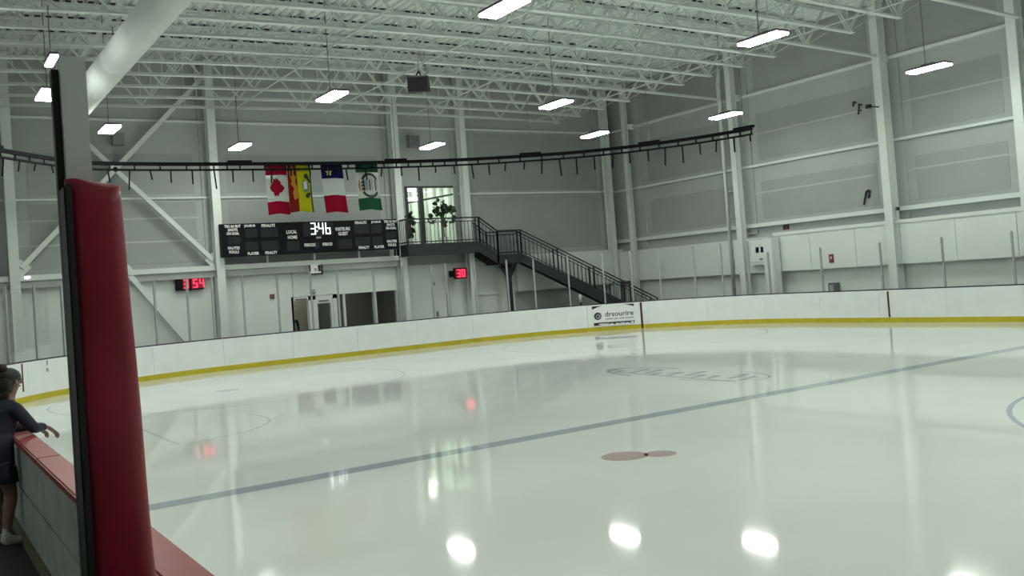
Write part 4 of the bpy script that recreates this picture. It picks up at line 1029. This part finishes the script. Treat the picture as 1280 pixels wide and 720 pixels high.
# person leaning on the near boards: local frame, +x = facing direction, y = left, z up
def skater():
    base = Vector((.84, 10.85, 0)); ang = math.radians(28)     # facing the ice, turned a little away from the camera
    t = thing('person', 'person in dark jacket and shorts leaning on the red board cap', 'person', base)
    Rm = Matrix.Rotation(ang, 3, 'Z')
    def T(p): return base + Rm @ Vector(p)
    zt = 1.055
    body = [('pel', None, (-.10, 0, .92), (.15, .13)), ('bel', 'pel', (-.07, 0, 1.06), (.14, .11)), ('che', 'bel', (.0, 0, 1.24), (.155, .12)), ('nec0', 'che', (.05, 0, 1.39), (.10, .08)), ('nec', 'nec0', (.085, 0, 1.47), .052), ('hd0', 'nec', (.11, 0, 1.54), .065), ('hd1', 'hd0', (.125, 0, 1.60), .085), ('hd2', 'hd1', (.12, 0, 1.67), .088), ('hd3', 'hd2', (.11, 0, 1.725), .05)]
    for s, n_ in ((-1, 'r'), (1, 'l')):
        body += [('hip'+n_, 'pel', (-.10, s*.10, .86), .095), ('thi'+n_, 'hip'+n_, (-.06, s*.11, .68), .082), ('kne'+n_, 'thi'+n_, (-.02, s*.11, .48), .058), ('cal'+n_, 'kne'+n_, (-.07, s*.11, .33), .056), ('ank'+n_, 'cal'+n_, (-.10, s*.11, .10), .038), ('toe'+n_, 'ank'+n_, (.04, s*.12, .045), .034)]
        body += [('shl'+n_, 'nec0', (.03, s*.165, 1.37), .062), ('upa'+n_, 'shl'+n_, (.10, s*.20, 1.25), .046), ('elb'+n_, 'upa'+n_, (.20, s*.20, 1.125), .040), ('fra'+n_, 'elb'+n_, (.31, s*.13, 1.12), .036), ('wri'+n_, 'fra'+n_, (.42, s*.07 - (.03 if s < 0 else -.0), 1.105), .025)]
    V, E, R = chain(body); me = skin_mesh([T(v) for v in V], E, R); wlink('body', me, 'skin', t)
    # face details
    fc = (.125, 0, 1.615)
    def part(nm, m, *els):
        bm = nb()
        for c, r, ro in els:
            b2 = ellip(Vector(c), r, ro, 12); tmp = bpy.data.meshes.new('x'); b2.to_mesh(tmp); b2.free(); bm.from_mesh(tmp); bpy.data.meshes.remove(tmp)
        for v in bm.verts: v.co = T(v.co)
        wobj(nm, bm, m, t, True)
    part('nose', 'skin', ((.222, 0, 1.605), (.018, .012, .022), (0, .3, 0)))
    part('ear', 'skin', ((.115, -.088, 1.61), (.018, .010, .028), (0, 0, 0)), ((.115, .088, 1.61), (.018, .010, .028), (0, 0, 0)))
    part('eye', 'hair', ((.203, -.032, 1.635), (.008, .012, .006), (0, 0, 0)), ((.203, .032, 1.635), (.008, .012, .006), (0, 0, 0)))
    part('mouth', 'flag_red', ((.205, 0, 1.563), (.006, .020, .006), (0, 0, 0)))
    part('hair', 'hair', ((.095, 0, 1.665), (.118, .104, .095), (0, .25, 0)), ((.045, 0, 1.60), (.075, .098, .12), (0, 0, 0)), ((.03, 0, 1.50), (.045, .07, .09), (0, 0, 0)), ((.02, 0, 1.765), (.055, .055, .045), (0, 0, 0)))
    # jacket: torso and sleeves over the body
    jk = [('pel', None, (-.085, 0, .97), .15), ('bel', 'pel', (-.06, 0, 1.09), .15), ('che', 'bel', (.0, 0, 1.24), (.185, .15)), ('nec0', 'che', (.05, 0, 1.385), (.12, .095)), ('col', 'nec0', (.075, 0, 1.45), .068)]
    for s, n_ in ((-1, 'r'), (1, 'l')):
        jk += [('shl'+n_, 'nec0', (.03, s*.165, 1.37), .082), ('upa'+n_, 'shl'+n_, (.10, s*.20, 1.25), .066), ('elb'+n_, 'upa'+n_, (.20, s*.20, 1.13), .060), ('fra'+n_, 'elb'+n_, (.31, s*.13, 1.125), .052), ('cuf'+n_, 'fra'+n_, (.395, s*.08 - (.025 if s < 0 else 0), 1.115), .040)]
    V, E, R = chain(jk); wlink('jacket', skin_mesh([T(v) for v in V], E, R), 'navy', t)
    def loft(rings_, n_=20):   # rings: (cx, cy, z, rx, ry)
        bm = nb(); rr = [[bm.verts.new(T((cx+rx*math.cos(2*math.pi*i/n_), cy+ry*math.sin(2*math.pi*i/n_), z))) for i in range(n_)] for cx, cy, z, rx, ry in rings_]
        for a, b in zip(rr, rr[1:]):
            for i in range(n_): bm.faces.new((a[i], a[(i+1) % n_], b[(i+1) % n_], b[i]))
        bm.faces.new(rr[0][::-1]); bm.faces.new(rr[-1]); return bm
    wobj('jacket_hem', loft([(-.10, 0, .83, .165, .190), (-.10, 0, .88, .167, .192), (-.095, 0, .96, .160, .186), (-.08, 0, 1.05, .150, .180), (-.06, 0, 1.12, .12, .15)]), 'navy', t, True)
    wobj('shorts', loft([(-.10, 0, .86, .16, .19), (-.10, 0, .82, .165, .20), (-.095, 0, .78, .15, .195), (-.09, 0, .76, .11, .16)]), 'shorts', t, True)
    for s in (-1, 1): wobj('shorts_leg', loft([(-.065, s*.112, .64, .115, .108), (-.07, s*.110, .70, .112, .106), (-.08, s*.106, .78, .115, .105), (-.095, s*.10, .86, .09, .08)]), 'shorts', t, True)
    for s in (-1, 1):
        V, E, R = chain([('a', None, (-.10, s*.11, .20), .045), ('b', 'a', (-.10, s*.11, .08), .05), ('c', 'b', (.02, s*.12, .055), .045), ('d', 'c', (.10, s*.125, .045), .036), ('h', 'b', (-.15, s*.11, .05), .042)])
        wlink('shoe', skin_mesh([T(v) for v in V], E, R), 'shoe', t)
        V, E, R = chain([('a', None, (-.095, s*.11, .22), .046), ('b', 'a', (-.10, s*.11, .15), .046)]); wlink('sock', skin_mesh([T(v) for v in V], E, R), 'sock', t)
    # hands: palm drooping over the ice side of the cap, five fingers each
    for s in (-1, 1):
        w_ = Vector((.42, s*.07-(.03 if s < 0 else 0), 1.105)); d = Vector((.75, .0, -.62)).normalized(); side = Vector((0, 1, 0))
        pal = w_+d*.055
        V, E, R = chain([('w', None, tuple(w_-d*.02), (.026, .022)), ('p', 'w', tuple(pal), (.040, .017)), ('k', 'p', tuple(w_+d*.085), (.042, .015))]); wlink('palm', skin_mesh([T(v) for v in V], E, R), 'skin', t)
        dn = Vector((.42, 0, -.9)).normalized(); dn2 = Vector((.05, 0, -1)).normalized()
        for k, L in enumerate((.072, .080, .075, .058)):
            o = w_+d*.085+side*(.030-.020*k); a = o+d*L*.45; b = a+dn*L*.4; c = b+dn2*L*.35
            wlink('finger', skin_mesh([T(q_) for q_ in (o-d*.02, a, b, c)], [(0, 1), (1, 2), (2, 3)], [.0095, .009, .008, .006]), 'skin', t)
        o = w_+d*.02-side*s*-.035; a = o+(d+side*(.7 if s < 0 else -.7)).normalized()*.035; b = a+(d+dn).normalized()*.03; c = b+dn*.025
        wlink('thumb', skin_mesh([T(q_) for q_ in (o, a, b, c)], [(0, 1), (1, 2), (2, 3)], [.012, .011, .010, .007]), 'skin', t)
skater()
# a dim figure standing in the left doorway
def doorway_person():
    b = onY(369.5, 410, A+.55); base = Vector((b.x-.10, A+.6, -.02))
    t = thing('person', 'dark clothed person standing in the open left doorway', 'person', base)
    spec = [('pel', None, (0, 0, .95), (.13, .11)), ('che', 'pel', (0, 0, 1.25), (.16, .11)), ('nk', 'che', (0, 0, 1.46), .055), ('h0', 'nk', (0, -.02, 1.56), .075), ('h1', 'h0', (0, -.01, 1.66), .075), ('h2', 'h1', (0, 0, 1.72), .04)]
    for s, n_ in ((-1, 'r'), (1, 'l')):
        spec += [('hip'+n_, 'pel', (s*.10, 0, .88), .09), ('kn'+n_, 'hip'+n_, (s*.11, -.02, .48), .06), ('an'+n_, 'kn'+n_, (s*.12, .02, .08), .045), ('to'+n_, 'an'+n_, (s*.13, -.12, .04), .04), ('sh'+n_, 'che', (s*.19, 0, 1.38), .06), ('el'+n_, 'sh'+n_, (s*.24, .03, 1.10), .045), ('wr'+n_, 'el'+n_, (s*.25, -.06, .86), .032), ('ha'+n_, 'wr'+n_, (s*.25, -.09, .76), .034)]
    V, E, R = chain(spec); wlink('body', skin_mesh([base+Vector(v) for v in V], E, R), 'navy', t)
    wobj('cap', ellip(base+Vector((0, 0, 1.70)), (.095, .11, .06)), 'hair', t, True)
    wobj('cap_brim', ellip(base+Vector((.09, -.10, 1.68)), (.08, .08, .012)), 'hair', t, True)
    wobj('face', ellip(base+Vector((0, -.05, 1.60)), (.06, .05, .08)), 'skin', t, True)
doorway_person()
